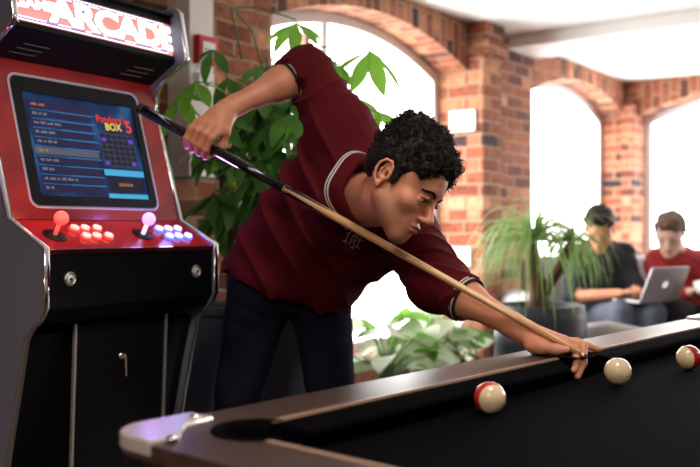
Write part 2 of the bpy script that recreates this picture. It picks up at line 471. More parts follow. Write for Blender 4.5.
def window(name, u0, u1, pt, mull=()):
    """arched frame in the opening"""
    mb = MB(); NS = 28; fw = .055; d0, d1 = -.205, -.265
    def ring(off, i):
        t = i / NS; uc = (u0 + u1) / 2; hw = (u1 - u0) / 2 - off
        return (uc + hw * (2 * t - 1), arch_z(t) - off)
    pts = [(u0, SILL)] + [ring(0, i) for i in range(NS + 1)] + [(u1, SILL)]
    inn = [(u0 + fw, SILL + fw)] + [ring(fw, i) for i in range(NS + 1)] + [(u1 - fw, SILL + fw)]
    n = len(pts); vs = []
    for d in (d0, d1):
        vs += [pt(p[0], d, p[1]) for p in pts] + [pt(p[0], d, p[1]) for p in inn]
    fs = []
    for i in range(n):
        j = (i + 1) % n
        fs += [(i, j, n + j, n + i), (2 * n + i, 3 * n + i, 3 * n + j, 2 * n + j), (n + i, n + j, 3 * n + j, 3 * n + i), (i, 2 * n + i, 2 * n + j, j)]
    mb.add(vs, fs)
    fr = mb.build(name, M_winframe); fr.matrix_world = ROOM; tag(fr, kind='structure')
    for k, (um, w, m_, ztop) in enumerate(mull):
        q = MB()
        ps = [pt(um - w / 2, -.215, SILL + fw), pt(um + w / 2, -.215, SILL + fw), pt(um + w / 2, -.215, ztop), pt(um - w / 2, -.215, ztop),
              pt(um - w / 2, -.255, SILL + fw), pt(um + w / 2, -.255, SILL + fw), pt(um + w / 2, -.255, ztop), pt(um - w / 2, -.255, ztop)]
        q.add(ps, [(0, 1, 2, 3), (7, 6, 5, 4), (0, 4, 5, 1), (1, 5, 6, 2), (2, 6, 7, 3), (3, 7, 4, 0)])
        q.build('window_mullion', m_, fr)
    g = MB(); uc = (u0 + u1) / 2
    pane = [pt(u0 + .03, -.236, SILL + .03)] + [pt(*((ring(.03, i)[0], -.236, ring(.03, i)[1]))) for i in range(NS + 1)] + [pt(u1 - .03, -.236, SILL + .03)]
    pane2 = [Vector(p) + Vector(pt(0, -.004, 0)) - Vector(pt(0, 0, 0)) for p in pane]
    m = len(pane); g.add(pane + pane2, [tuple(range(m)), tuple(range(m, 2 * m))[::-1]] + [(i, (i + 1) % m, m + (i + 1) % m, m + i) for i in range(m)])
    g.build('window_pane', M_glass, fr)
    return fr
PA = lambda u, d, z: (u, d, z)
PB = lambda u, d, z: (d, u, z)
window('window_1', WA[1][0] + .001, WA[1][1] - .001, PA, mull=((3.93, .05, M_winframe, 2.19), (4.07, .035, M_brown, 2.10), (4.17, .045, M_winframe, 2.10)))
window('window_2', WA[0][0] + .001, WA[0][1] - .001, PA)
window('window_3', WB[0][0] + .001, WB[0][1] - .001, PB)
window('window_4', WB[1][0] + .001, WB[1][1] - .001, PB)

# added fill panels out of view, then the round downlights
M_lampglow = mat('lamp_diffuser', (1, 1, 1), .5, emit=(1, .93, .85), es=6)
for i, (lx, ly, w) in enumerate(FILL_PANELS):
    mb = MB(); mb.box(lx - .32, lx + .32, ly - .32, ly + .32, HC - .03, HC)
    root = empty('added_fill_panel', m=ROOM @ Matrix.Translation((lx, ly, HC - .03)))
    tag(root, None, 'ceiling light', 'unseen panel lights added in the ceiling to fill the room')
    root['label'] = 'unseen square panel light added in the ceiling to brighten the room'
    f = MB(); f.box(-.32, .32, -.32, .32, 0, .03); f.build('fill_panel_frame', M_white, root, bevel=.004)
    ld = bpy.data.lights.new('fill_light', 'AREA'); ld.shape = 'SQUARE'; ld.size = .58; ld.energy = w; ld.color = (1, .86, .74)
    lo = bpy.data.objects.new('fill_light', ld); COL.objects.link(lo); lo.parent = root; lo.location = (0, 0, -.012)
    d = MB(); d.box(-.29, .29, -.29, .29, -.006, 0); d.build('lamp_diffuser', M_lampglow, root)
for px, py in ((696, 25), (620, 43)):
    Y = (HC - CAMH) * 900 / (228 - py); p = P(px, py, Y)
    root = empty('ceiling_downlight', (p.x, p.y, HC))
    tag(root, 'small round recessed downlight ' + ('nearest the right edge of the view' if px > 650 else 'above the second arched window'), 'ceiling light', 'round downlights in the white ceiling')
    mb = MB(); mb.lathe([(.045, -.004), (.05, -.001), (.05, 0)], 20); mb.build('lamp_ring', M_white, root)
    mb = MB(); mb.lathe([(0, -.006), (.034, -.005), (.034, -.003)], 20); mb.build('lamp_lens', M_lampglow, root)

# wall fittings
M_dot = mat('small_red_mark', (.7, .05, .04), .4); M_shadowgap = mat('grey_plastic', (.45, .44, .42), .4)
def plate(x, y0, y1, zc, h, label, name, dot):
    root = empty(name, m=ROOM @ Matrix.Translation((x, (y0 + y1) / 2, zc)))
    tag(root, label, 'wall plate')
    w = (y1 - y0) / 2
    mb = MB(); mb.box(0, .014, -w, w, -h / 2, h / 2); mb.build('face_plate', M_white, root, bevel=.003)
    mb = MB(); mb.box(.012, .02, -w * .75, -w * .1 if not dot else -w * .25, -h * .3, h * .2); mb.build('rocker_switch', M_white, root, bevel=.002)
    if dot:
        mb = MB(); mb.box(.0135, .016, -w * .62, -w * .32, h * .25, h * .34); mb.build('indicator', M_dot, root)
plate(2.794, -.113, .062, 1.755, .125, 'white wall plate with a small red mark, upper one on the brick pier', 'wall_switch_plate', True)
plate(2.794, -.125, .03, .925, .115, 'plain white wall plate, lower one on the brick pier beside the palm', 'wall_socket_plate', False)

# boxed trunking with the alarm call point
root = empty('cable_trunking', m=ROOM @ Matrix.Translation((5.15, 0, 1.30)))
tag(root, 'tall cream boxed trunking running up the brick wall beside the arcade machine', 'trunking')
mb = MB(); mb.box(-.065, .065, 0, .125, 0, HC - 1.30 - .001); mb.build('casing', M_offwhite, root, bevel=.003)
mb = MB(); mb.box(-.07, .07, 0, .13, 0, .012); mb.build('end_cap', M_offwhite, root, bevel=.002)
root = empty('fire_alarm_call_point', m=ROOM @ Matrix.Translation((5.145, .125, 1.795)))
tag(root, 'red square fire alarm call point mounted on the cream trunking', 'alarm')
mb = MB(); mb.box(-.052, .052, 0, .035, -.055, .055); mb.build('housing', M_red, root, bevel=.005)
mb = MB(); mb.box(-.033, .033, .034, .038, -.024, .03); mb.build('glass_face', M_white, root, bevel=.001)
mb = MB()
for x in (-.018, 0, .018): mb.prism([(x - .006, -.004), (x + .006, -.004), (x, .007)], 'y', .0379, .0388)
mb.build('arrow_marks', M_black, root)
root = empty('junction_box', m=ROOM @ Matrix.Translation((5.15, .125, 1.66)))
tag(root, 'small white box fixed on the cream trunking below the red call point', 'box')
mb = MB(); mb.box(-.04, .04, 0, .03, -.045, .045); mb.build('housing', M_white, root, bevel=.004)
mb = MB(); mb.lathe([(.008, 0), (.008, .004), (0, .005)], 12, Matrix.Translation((0, .03, 0)) @ Matrix.Rotation(-PI/2, 4, 'X')); mb.build('button', M_red, root)
# ---------------------------------------------------------------- pool table
M_rail = mat('dark_stained_rail_wood', (.042, .024, .020), .34, spec=.5, noise=(5, (.060, .034, .027), (1, 9, 9)), bump=(90, .12, .001))
M_edge = mat('pale_rail_highlight', (.42, .27, .19), .35)  # pale colour imitates light caught by the rail edge; the key borrows it
M_cloth = mat('black_pool_cloth', (.0022, .002, .0025), 1.0, spec=.02, bump=(900, .3, .0006))
M_pocket = mat('pocket_rubber', (.002, .002, .002), .8, spec=.02)
M_chrome = mat('polished_chrome', (.86, .85, .86), .12, metal=1)
M_strip = mat('satin_steel_strip', (.80, .76, .72), .35, metal=.8)
M_capmetal = mat('cast_corner_metal', (.86, .82, .80), .24, metal=.6, bump=(60, .2, .001))
M_body = mat('black_table_body', (.012, .010, .010), .35, coat=.3)
TM = Matrix.Translation((-.342, 1.251, 0)) @ Matrix.Rotation(math.atan2(.747, .664), 4, 'Z')
TL, TW, RLW, ZT, ZC = 2.26, 1.24, .12, .815, .77
CR, MR = .054, .060
table = empty('pool_table', m=TM)
tag(table, 'pool table with black cloth, dark wood rails and metal corner caps', 'pool table')
def arc(c, r, a0, a1, n=14): return [(c[0] + r * math.cos(a0 + (a1 - a0) * i / n), c[1] + r * math.sin(a0 + (a1 - a0) * i / n)) for i in range(n + 1)]
def circ_hit(c, r, v, horiz):   # offset where circle meets the line at distance v from its centre
    return math.sqrt(max(r * r - v * v, 0))
# table coordinates: x along, y = -b
def inner():
    """outline of the bed opening; pocket circles bulge into the rails"""
    i0x, i1x, i0y, i1y = RLW, TL - RLW, -(TW - RLW), -RLW
    e = .030; a = math.asin(e / CR); mid = TL / 2; mo = .022; ma = math.asin(mo / MR); pts = []
    pts += arc((i0x + e, i0y + e), CR, PI/2 + a, 2 * PI - a)
    pts += arc((mid, i0y - mo), MR, PI - ma, 2 * PI + ma)
    pts += arc((i1x - e, i0y + e), CR, PI + a, 2.5 * PI - a)
    pts += arc((i1x - e, i1y - e), CR, -PI/2 + a, PI - a)
    pts += arc((mid, i1y + mo), MR, -ma, PI + ma)
    pts += arc((i0x + e, i1y - e), CR, a, 1.5 * PI - a)
    return pts
def bed_outline():
    i = RLW + .030; x0, x1, y0, y1 = i, TL - i, -(TW - i), -i; mid = TL / 2; ma = math.asin(.052 / MR); pts = []
    pts += arc((x0, y0), CR, PI/2, 0)
    pts += arc((mid, y0 - .052), MR, PI - ma, ma)
    pts += arc((x1, y0), CR, PI, PI/2)
    pts += arc((x1, y1), CR, 1.5 * PI, PI)
    pts += arc((mid, y1 + .052), MR, -ma, -PI + ma)
    pts += arc((x0, y1), CR, 0, -PI/2)
    return pts
def rounded(x0, x1, y0, y1, r, n=8):
    return arc((x0 + r, y0 + r), r, PI, 1.5 * PI, n) + arc((x1 - r, y0 + r), r, 1.5 * PI, 2 * PI, n) + arc((x1 - r, y1 - r), r, 0, PI/2, n) + arc((x0 + r, y1 - r), r, PI/2, PI, n)
def plate_mesh(name, loops, z0, z1, m, parent, bevel=0):
    bm = bmesh.new(); edges = []
    for lp in loops:
        vs = [bm.verts.new((x, y, z0)) for x, y in lp]
        edges += [bm.edges.new((vs[i], vs[(i + 1) % len(vs)])) for i in range(len(vs))]
    bmesh.ops.triangle_fill(bm, edges=edges, use_beauty=True)
    r = bmesh.ops.extrude_face_region(bm, geom=bm.faces[:])
    for v in r['geom']:
        if isinstance(v, bmesh.types.BMVert): v.co.z = z1
    bmesh.ops.recalc_face_normals(bm, faces=bm.faces)
    me = bpy.data.meshes.new(name); bm.to_mesh(me); bm.free(); me.materials.append(m)
    o = bpy.data.objects.new(name, me); COL.objects.link(o); o.parent = parent
    if bevel:
        md = o.modifiers.new('bevel', 'BEVEL'); md.width = bevel; md.segments = 2; md.limit_method = 'ANGLE'; md.angle_limit = math.radians(50)
    return o
R_ = .062
plate_mesh('rail_frame', [rounded(0, TL, -TW, 0, R_), inner()], ZT - .024, ZT, M_rail, table, bevel=.004)
plate_mesh('cloth_bed', [bed_outline()], ZC - .02, ZC, M_cloth, table)
# pockets
cpos = [(RLW + .030, -RLW - .030), (TL - RLW - .030, -RLW - .030), (RLW + .030, -(TW - RLW) + .030), (TL - RLW - .030, -(TW - RLW) + .030)]
mpos = [(TL / 2, -RLW + .022), (TL / 2, -(TW - RLW) - .022)]
for (x, y), r in [(p, CR) for p in cpos] + [(p, MR) for p in mpos]:
    mb = MB(); M = Matrix.Translation((x, y, 0))
    mb.lathe([(r + .012, ZT + .001), (r + .010, ZT + .004), (r + .001, ZT + .003), (r - .004, ZT - .01), (r - .004, ZC - .03), (r - .012, ZC - .045), (.001, ZC - .05)], 28, M, closed=True)
    o = mb.build('pocket', M_pocket, table)
# remove the ring where it would stand over the open bed
    bm = bmesh.new(); bm.from_mesh(o.data)
    kill = [f for f in bm.faces if (lambda c: RLW + .012 < c.x < TL - RLW - .012 and -(TW - RLW) + .012 < c.y < -RLW - .012 and c.z > ZC + .002)(f.calc_center_median())]
    bmesh.ops.delete(bm, geom=kill, context='FACES'); bm.to_mesh(o.data); bm.free()
# cushions: one part per cushion, with a pale strip imitating light on the rail edge
def cushion(p0, p1, nrm):
    p0, p1, n = Vector((*p0, 0)), Vector((*p1, 0)), Vector((*nrm, 0)); t = (p1 - p0).normalized()
    prof = [(0, ZT - .003), (.02, ZT - .004), (.046, ZT - .012), (.050, ZT - .018), (.030, ZC + .003), (0, ZC + .0)]
    mb = MB(); vs = []
    for e, s in ((p0, 1), (p1, -1)):
        for d, z in prof: vs.append(e + n * d + t * (s * d * .75) + Vector((0, 0, z)))
    k = len(prof); mb.add(vs, [tuple(range(k))[::-1], tuple(range(k, 2 * k))] + [(i, (i + 1) % k, k + (i + 1) % k, k + i) for i in range(k)])
    mb.build('cushion', M_cloth, table, bevel=.002)
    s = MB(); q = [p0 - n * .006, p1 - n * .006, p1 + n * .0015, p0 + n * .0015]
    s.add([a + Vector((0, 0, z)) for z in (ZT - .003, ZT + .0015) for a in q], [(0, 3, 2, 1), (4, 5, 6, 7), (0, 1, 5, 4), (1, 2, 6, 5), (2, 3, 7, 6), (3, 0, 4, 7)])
    s.build('rail_highlight', M_edge, table)
x0, x1, m0, m1 = RLW + .082, TL - RLW - .082, TL / 2 - .062, TL / 2 + .062
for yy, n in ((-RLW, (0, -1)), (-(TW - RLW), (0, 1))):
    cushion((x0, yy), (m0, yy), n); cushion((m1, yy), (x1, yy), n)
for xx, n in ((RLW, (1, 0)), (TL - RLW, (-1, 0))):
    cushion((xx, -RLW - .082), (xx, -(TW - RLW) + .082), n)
# metal corner caps (L shaped, wrapping the corner)
for cx, cy, sx, sy in ((0, 0, 1, -1), (TL, 0, -1, -1), (0, -TW, 1, 1), (TL, -TW, -1, 1)):
    g = .004; L1, L2, wd = .155, .108, .050
    pts = [(L1, g), (L1, -wd), (.12, -wd - .004)] + [(.12 - .05 * math.sin(a), -wd - .004 - .05 * (1 - math.cos(a)) * .9) for a in (.5, 1.0)] + [(wd + .006, -.098), (wd, -.104), (wd, -L2), (-g, -L2)]
    pts += [(-g + (R_ + g) * (1 - math.cos(a)), -R_ + (R_ + g) * math.sin(a)) for a in [i * PI / 16 for i in range(9)]]
    lp = [(cx + sx * p[0], cy + (sy * -p[1]) if sy < 0 and False else cy + (p[1] if sy < 0 else -p[1])) for p in pts]
    plate_mesh('corner_cap', [lp], ZT - .016, ZT + .006, M_capmetal, table, bevel=.005)
    for bx, by in ((.135, -.03), (.03, -.115)):
        mb = MB(); mb.sphere((cx + sx * bx, cy + (by if sy < 0 else -by), ZT + .005), (.009, .009, .005), 12)
        mb.build('corner_bolt', M_chrome, table)
mb = MB(); mb.box(.05, TL - .05, -TW + .05, -.05, .48, ZC - .055); mb.build('table_body', M_body, table, bevel=.01)
plate_mesh('apron', [rounded(.02, TL - .02, -TW + .02, -.02, .06), rounded(.07, TL - .07, -TW + .07, -.07, .05)], .62, ZT - .025, M_body, table, bevel=.003)
for lx in (.22, TL - .22):
    for ly in (-.22, -TW + .22):
        mb = MB(); mb.prism([(lx - .07, ly - .07), (lx + .07, ly - .07), (lx + .07, ly + .07), (lx - .07, ly + .07)], 'z', .03, .48)
        lg = mb.build('leg', M_body, table, bevel=.012)
        mb = MB(); mb.lathe([(.05, 0), (.055, .012), (.04, .03)], 20, Matrix.Translation((lx, ly, 0))); mb.build('foot', M_chrome, lg)

# balls
def ball_mat(name, base, stripe, thr):
    m = mat(name, base, .08, coat=.6)
    nt = m.node_tree; N = nt.nodes; tc = N.new('ShaderNodeTexCoord'); sp = N.new('ShaderNodeSeparateXYZ'); ab = N.new('ShaderNodeMath'); ab.operation = 'ABSOLUTE'
    gt = N.new('ShaderNodeMath'); gt.operation = 'GREATER_THAN'; gt.inputs[1].default_value = .0285 * thr
    mx = N.new('ShaderNodeMix'); mx.data_type = 'RGBA'; mx.inputs[6].default_value = col4(stripe); mx.inputs[7].default_value = col4(base)
    nt.links.new(tc.outputs['Object'], sp.inputs[0]); nt.links.new(sp.outputs[2], ab.inputs[0]); nt.links.new(ab.outputs[0], gt.inputs[0])
    nt.links.new(gt.outputs[0], mx.inputs[0]); nt.links.new(mx.outputs[2], N['Principled BSDF'].inputs['Base Color']); return m
cream = (.78, .62, .38)
M_ballc = mat('cream_ball_resin', (.76, .60, .38), .08, coat=.6)
M_balls = ball_mat('red_banded_ball_resin', cream, (.55, .02, .02), .46)
M_balls3 = ball_mat('half_red_ball_resin', cream, (.42, .01, .02), .42)
def ball(px, py, m, label, pole):
    zc = ZC + .0287; Y = (CAMH - zc) * 900 / (py - 228 - .0); X = (px - 350) / 900 * Y
    mb = MB(); mb.sphere((0, 0, 0), .0285, 40); o = mb.build('pool_ball', m)
    o.location = (X, Y, zc); o.rotation_euler = Vector(pole).to_track_quat('Z', 'Y').to_euler(); tag(o, label, 'pool ball', 'balls on the pool table')
ball(490, 398, M_balls, 'cream pool ball with a red band at its left side, nearest the camera', (.20, -.93, .0))
ball(618, 371.5, M_ballc, 'plain cream cue ball just right of the bridging hand', (0, 0, 1))
ball(689, 357.5, M_balls3, 'cream and red pool ball at the right edge of the view', (-.84, -.5, -.05))

# ---------------------------------------------------------------- cue
CB = P(139, 107.5, 2.42); CT = Vector((.521, 1.975, .8155))
CDIR = (CT - CB).normalized(); CL = (CT - CB).length
M_cueblack = mat('black_lacquer', (.006, .006, .008), .12, coat=.8)
M_maple = mat('pale_ash_wood', (.80, .48, .23), .3, coat=.3, noise=(30, (.68, .38, .17), (1, 1, .08)))
M_tip = mat('dark_leather_tip', (.05, .03, .03), .8); M_ferrule = mat('brass_ferrule', (.55, .38, .2), .3, metal=.6)
M_bumper = mat('dark_rubber_bumper', (.02, .018, .018), .7)
cue = empty('pool_cue', m=Matrix.Translation(CB) @ CDIR.to_track_quat('Z', 'X').to_matrix().to_4x4())
tag(cue, 'black-butted pool cue with pale wooden shaft held by the leaning man', 'pool cue')
def cr(t): return .0148 + (.0062 - .0148) * t
mb = MB(); mb.lathe([(.0001, 0), (.011, .0), (.0145, .004), (.0145, .02)], 20); mb.build('bumper', M_bumper, cue)
sp_ = .37 * CL
mb = MB(); mb.lathe([(cr(0), .02), (cr(.12), .12 * CL), (cr(.25), .25 * CL), (cr(.37), sp_)], 24); mb.build('butt', M_cueblack, cue)
mb = MB(); mb.lathe([(cr(.37) , sp_), (cr(.6), .6 * CL), (cr(.85), .85 * CL), (.0060, CL - .02)], 24); mb.build('shaft', M_maple, cue)
mb = MB()
for k in range(4):      # long pointed splices of the black butt into the pale shaft
    a = k * PI / 2 + .6; n = 7; vs = []; fs = []
    for i in range(n + 1):
        t = i / n; z = sp_ - .002 + .16 * t; r = cr(z / CL) + .0004; hw = .62 * (1 - t)
        for s in (-1, 0, 1): vs.append((r * math.cos(a + s * hw), r * math.sin(a + s * hw), z))
    for i in range(n): fs += [(3*i, 3*i+1, 3*i+4, 3*i+3), (3*i+1, 3*i+2, 3*i+5, 3*i+4)]
    mb.add(vs, fs)
mb.build('splice', M_cueblack, cue, weld=False)
mb = MB(); mb.lathe([(.0061, CL - .02), (.0060, CL - .008)], 16, closed=True); mb.build('ferrule', M_ferrule, cue)
mb = MB(); mb.lathe([(.0058, CL - .008), (.0058, CL - .003), (.004, CL), (0, CL + .0005)], 16); mb.build('tip', M_tip, cue)

# ---------------------------------------------------------------- arcade machine
AM = Matrix.Translation((-.726, 2.13, 0)) @ Matrix.Rotation(math.atan2(.85, .52), 4, 'Z')
arc_root = empty('arcade_machine', m=AM)
tag(arc_root, 'upright red and black arcade machine with a lit sign, screen, joysticks and glowing buttons', 'arcade machine')
AW = .64
M_side = mat('dark_blue_grey_laminate', (.17, .18, .24), .5, bump=(400, .15, .0006))
M_ablack = mat('satin_black_panel', (.005, .005, .007), .38, spec=.2)
M_ared = mat('glossy_red_panel', (.62, .012, .014), .2, coat=.15, noise=(6, (.5, .010, .014)))
M_bez = mat('red_bezel_print', (.40, .016, .016), .3, coat=.1, noise=(9, (.24, .010, .012)))
M_rubber = mat('black_rubber', (.008, .008, .009), .6)
prof = [(.257, .02), (.137, .53), (.069, .831), (.040, .862), (.012, .885), (0, .91), (0, 1.052), (.133, 1.124), (.204, 1.345), (.236, 1.470), (.234, 1.515), (.215, 1.545), (.150, 1.585), (.112, 1.605), (.112, 1.62), (.137, 1.752), (.150, 1.765), (.60, 1.765), (.70, 1.20), (.70, .02)]
def side(x0, x1):
    mb = MB(); mb.prism(prof, 'x', x0, x1); o = mb.build('side_panel', M_side, arc_root)
    t = MB(); pts = [prof[-1]] ; w = .0025
    fr = prof[0:18]; vs = []; fs = []
    for (y, z) in fr: vs += [(x0 - .001, y, z), (x1 + .001, y, z)]
    # raised rounded moulding: offset outline
    n = len(fr); out = []
    for i in range(n):
        a = Vector(fr[max(0, i - 1)]); b = Vector(fr[min(n - 1, i + 1)]); d = (b - a).normalized(); nn = Vector((-d.y, d.x))
        if nn.x > 0 and i < 15: nn = -nn if (nn.x > 0 and abs(nn.x) > .3) else nn
        out.append((fr[i][0] + nn.x * .003, fr[i][1] + nn.y * .003))
    vs2 = []
    for i in range(n):
        y, z = fr[i]; oy, oz = out[i]
        vs2 += [(x0 - .001, y, z), (x0 + .003, oy, oz), (x1 - .003, oy, oz), (x1 + .001, y, z)]
    for i in range(n - 1):
        for j in range(3): fs.append((4*i+j, 4*i+j+1, 4*i+j+5, 4*i+j+4))
        fs.append((4*i+3, 4*i, 4*i+4, 4*i+7))
    t.smooth = True; t.add(vs2, fs); t.build('edge_trim', M_chrome, o, weld=False)
side(0, .02); side(AW - .02, AW)
I0, I1 = .0205, AW - .0205
def panel(name, prof, m, x0=I0, x1=I1, parent=arc_root, bevel=0):
    mb = MB(); mb.prism(prof, 'x', x0, x1); return mb.build(name, m, parent, bevel=bevel)
cab = panel('cabinet_back', [(.68, .03), (.68, 1.19), (.59, 1.75), (.16, 1.75), (.155, 1.742), (.55, 1.742), (.64, 1.19), (.64, .03)], M_ablack)
panel('plinth', [(.28, .0), (.28, .10), (.64, .10), (.64, .0)], M_ablack)
panel('front_panel', [(.262, .10), (.088, .835), (.11, .84), (.29, .10)], M_ablack)
dx0, dx1 = .158, .482
dr = panel('coin_door', [(.098, .12), (.066, .850), (.120, .85), (.262, .12)], M_ablack, dx0, dx1)
for x in (dx0 - .008, dx1):
    panel('door_trim', [(.094, .115), (.061, .855), (.069, .855), (.102, .115)], M_strip, x, x + .008, dr)
lk = MB(); LM = Matrix.Translation((.316, .0705, .754)) @ Matrix.Rotation(math.radians(90 - 2), 4, 'X')
lk.lathe([(.011, 0), (.011, .006), (.006, .009), (0, .009)], 16, LM); lko = lk.build('door_lock', M_chrome, dr)
kk = MB(); kk.box(.3145, .3170, .050, .064, .749, .759); kk.box(.3145, .3165, .048, .053, .722, .752); kk.box(.3175, .3190, .050, .054, .700, .744)
kk.build('key', M_edge, lko)
panel('control_box', [(.004, .905), (.004, 1.040), (.02, 1.046), (.12, 1.046), (.12, .862), (.030, .868)], M_ablack, bevel=.003)
cpp = panel('control_panel', [(.004, 1.041), (.004, 1.048), (.136, 1.120), (.136, 1.110)], M_ared)
panel('panel_edge_strip', [(.0, 1.036), (.0, 1.0475), (.004, 1.0495), (.004, 1.036)], M_chrome)
# start buttons on the front
for sx_ in (.082, .545):
    mb = MB(); BM = Matrix.Translation((sx_, .004, .975)) @ Matrix.Rotation(PI/2, 4, 'X')
    mb.lathe([(.0185, 0), (.0185, .004), (.015, .007), (.0125, .006), (.0125, .004)], 24, BM); b_ = mb.build('start_button', mat('brushed_steel_ring', (.75, .72, .68), .3, metal=1) if sx_ < .1 else bpy.data.materials['brushed_steel_ring'], arc_root)
    mb = MB(); mb.lathe([(.0115, .003), (.0115, .005), (0, .006)], 20, BM); mb.build('button_cap', M_white, b_)
    mb = MB(); mb.lathe([(.004, .006), (.004, .0068), (0, .0068)], 12, BM); mb.build('keyhole', M_black, b_)
# controls: frame on the sloping panel
slope = math.atan2(1.120 - 1.048, .132)
CM = Matrix.Translation((0, .004, 1.048)) @ Matrix.Rotation(slope, 4, 'X')
def glow(name, c, e, s): return mat(name, c, .25, emit=e, es=s)
M_redglow = glow('lit_red_plastic', (.8, .1, .1), (1, .05, .03), 1.0)
M_redball = glow('lit_clear_red_ball', (.9, .35, .3), (1, .10, .08), .7)
M_whiteglow = glow('lit_white_button_top', (1, 1, 1), (1, .45, .4), .9)
M_bluering = glow('lit_blue_rim', (.1, .15, .9), (.06, .12, 1), 2.4)
M_bluetop = glow('lit_violet_button_top', (.9, .9, 1), (.65, .58, 1), 1.5)
M_vball = glow('lit_clear_violet_ball', (.7, .6, 1), (.42, .28, 1), 1.6)
def lightpt(loc, color, e):
    ld = bpy.data.lights.new('button_glow', 'POINT'); ld.energy = e; ld.color = color; ld.shadow_soft_size = .02
    o = bpy.data.objects.new('button_glow', ld); COL.objects.link(o); o.parent = arc_root; o.location = loc
def stick(s, t, mball, mcol):
    mb = MB(); M = CM @ Matrix.Translation((s, t, 0))
    mb.lathe([(.030, 0), (.030, .003), (.012, .004)], 28, M); j = mb.build('joystick', M_rubber, arc_root)
    mb = MB(); mb.lathe([(.006, .002), (.0055, .035)], 14, M); mb.build('stick_shaft', mcol, j)
    mb = MB(); mb.sphere((0, 0, .050), .0185, 28, M); mb.build('ball_top', mball, j)
stick(.088, .068, M_redball, M_redball)
stick(.392, .068, M_vball, M_bluetop)
def button(s, t, mr, mt, r=.0145):
    mb = MB(); M = CM @ Matrix.Translation((s, t, 0))
    mb.lathe([(r, 0), (r, .004), (r * .85, .006)], 22, M); b_ = mb.build('push_button', mr, arc_root)
    mb = MB(); mb.lathe([(r * .80, .004), (r * .80, .011), (r * .6, .0125), (0, .013)], 20, M); mb.build('button_cap', mt, b_)
for i, s in enumerate((.172, .207, .248)):
    button(s, .098, M_redglow, M_whiteglow); button(s + .006, .056, M_redglow, M_whiteglow)
for i, s in enumerate((.478, .516, .556)):
    button(s, .094, M_bluering, M_bluetop); button(s + .002, .050, M_bluering, M_bluetop)
lightpt((.10, .05, 1.17), (1, .1, .06), .12); lightpt((.40, .04, 1.17), (.42, .20, 1), .25); lightpt((.52, .05, 1.13), (.25, .25, 1), .15)
ld = bpy.data.lights.new('button_glow', 'SPOT'); ld.energy = 14; ld.color = (.42, .16, 1); ld.spot_size = math.radians(62); ld.spot_blend = .7; ld.shadow_soft_size = .05  # violet spot added beside the buttons, aimed at the cue hand
o = bpy.data.objects.new('button_glow', ld); COL.objects.link(o); o.parent = arc_root; o.location = (.50, .02, 1.115)
o.rotation_euler = Vector((.134, .19, -.215)).to_track_quat('Z', 'Y').to_euler()
# bezel, monitor and screen
bz0, bz1 = Vector((.137, 1.122)), Vector((.236, 1.480))
bd = (bz1 - bz0).normalized(); BL = (bz1 - bz0).length + .085
BZ = Matrix.Translation((0, bz0.x, bz0.y)) @ Matrix.Rotation(math.atan2(bd.y, bd.x), 4, 'X')   # local x = across, y = up the bezel, z = outwards?
BZN = BZ.to_3x3() @ Vector((0, 0, 1))
SG = 1 if BZN.y < 0 else -1
def rrect(x0, x1, y0, y1, r, n=6): return rounded(x0, x1, y0, y1, r, n)
def flat(name, loops, h0, h1, m, parent, bevel=0):
    o = plate_mesh(name, loops, h0 * SG, h1 * SG, m, parent, bevel); 
    o.data.transform(BZ); o.data.update(); return o
bez = flat('bezel', [[(I0, 0), (I1, 0), (I1, BL), (I0, BL)], rrect(.108, .532, .055, .362, .02)], -.006, 0, M_bez, arc_root)
M_line1 = mat('pale_blue_outline', (.35, .48, .75), .3); M_line2 = mat('white_outline', (.75, .75, .8), .3)
flat('bezel_outline', [rrect(.083, .548, .030, .398, .028), rrect(.086, .545, .033, .395, .026)], 0, .0006, M_line2, bez)
flat('bezel_outline', [rrect(.0875, .5435, .0345, .3935, .025), rrect(.0895, .5415, .0365, .3915, .023)], 0, .0006, M_line1, bez)
mon = flat('monitor_surround', [rrect(.090, .541, .037, .391, .023), rrect(.122, .517, .064, .350, .006)], -.004, .0008, M_ablack, arc_root)
def screen_mat():
    m = bpy.data.materials.new('lit_game_menu'); m.use_nodes = True; nt = m.node_tree; N = nt.nodes; b = N['Principled BSDF']
    tc = N.new('ShaderNodeTexCoord'); n = N.new('ShaderNodeTexNoise'); n.inputs['Scale'].default_value = 9; n.inputs['Detail'].default_value = 6
    r = N.new('ShaderNodeValToRGB'); e = r.color_ramp.elements
    e[0].position = .38; e[0].color = (.010, .018, .07, 1); e[1].position = .72; e[1].color = (.04, .22, .50, 1); x = e.new(.55); x.color = (.015, .06, .20, 1)
    nt.links.new(tc.outputs['Object'], n.inputs['Vector']); nt.links.new(n.outputs['Fac'], r.inputs[0])
    nt.links.new(r.outputs[0], b.inputs['Emission Color']); b.inputs['Emission Strength'].default_value = .5
    b.inputs['Base Color'].default_value = (.01, .01, .02, 1); b.inputs['Roughness'].default_value = .25; b.inputs['Specular IOR Level'].default_value = .12
    return m
scr = flat('screen', [[(.118, .060), (.521, .060), (.521, .354), (.118, .354)]], -.012, -.008, screen_mat(), arc_root)
def em(name, c, s=1.0): return mat(name, (.01, .01, .01), .3, spec=.1, emit=c, es=s)
M_row = em('menu_row_dark', (.035, .028, .10), .5); M_rowhi = em('menu_row_selected', (.10, .10, .13), .9)
M_glint = em('menu_row_glow', (.03, .22, .50), .8); M_txt = em('menu_text', (.22, .23, .30), .8); M_txto = em('menu_text_orange', (.45, .16, .06), .9)
M_pan = em('menu_panel', (.012, .012, .03), .8); M_panl = em('menu_panel_line', (.16, .17, .24), .8)
M_logor = em('menu_logo_red', (.75, .05, .03), 1.0); M_logoy = em('menu_logo_yellow', (.8, .6, .1), 1.0); M_cyan = em('menu_cyan', (.06, .38, .62), 1.0)
H0 = -.0079
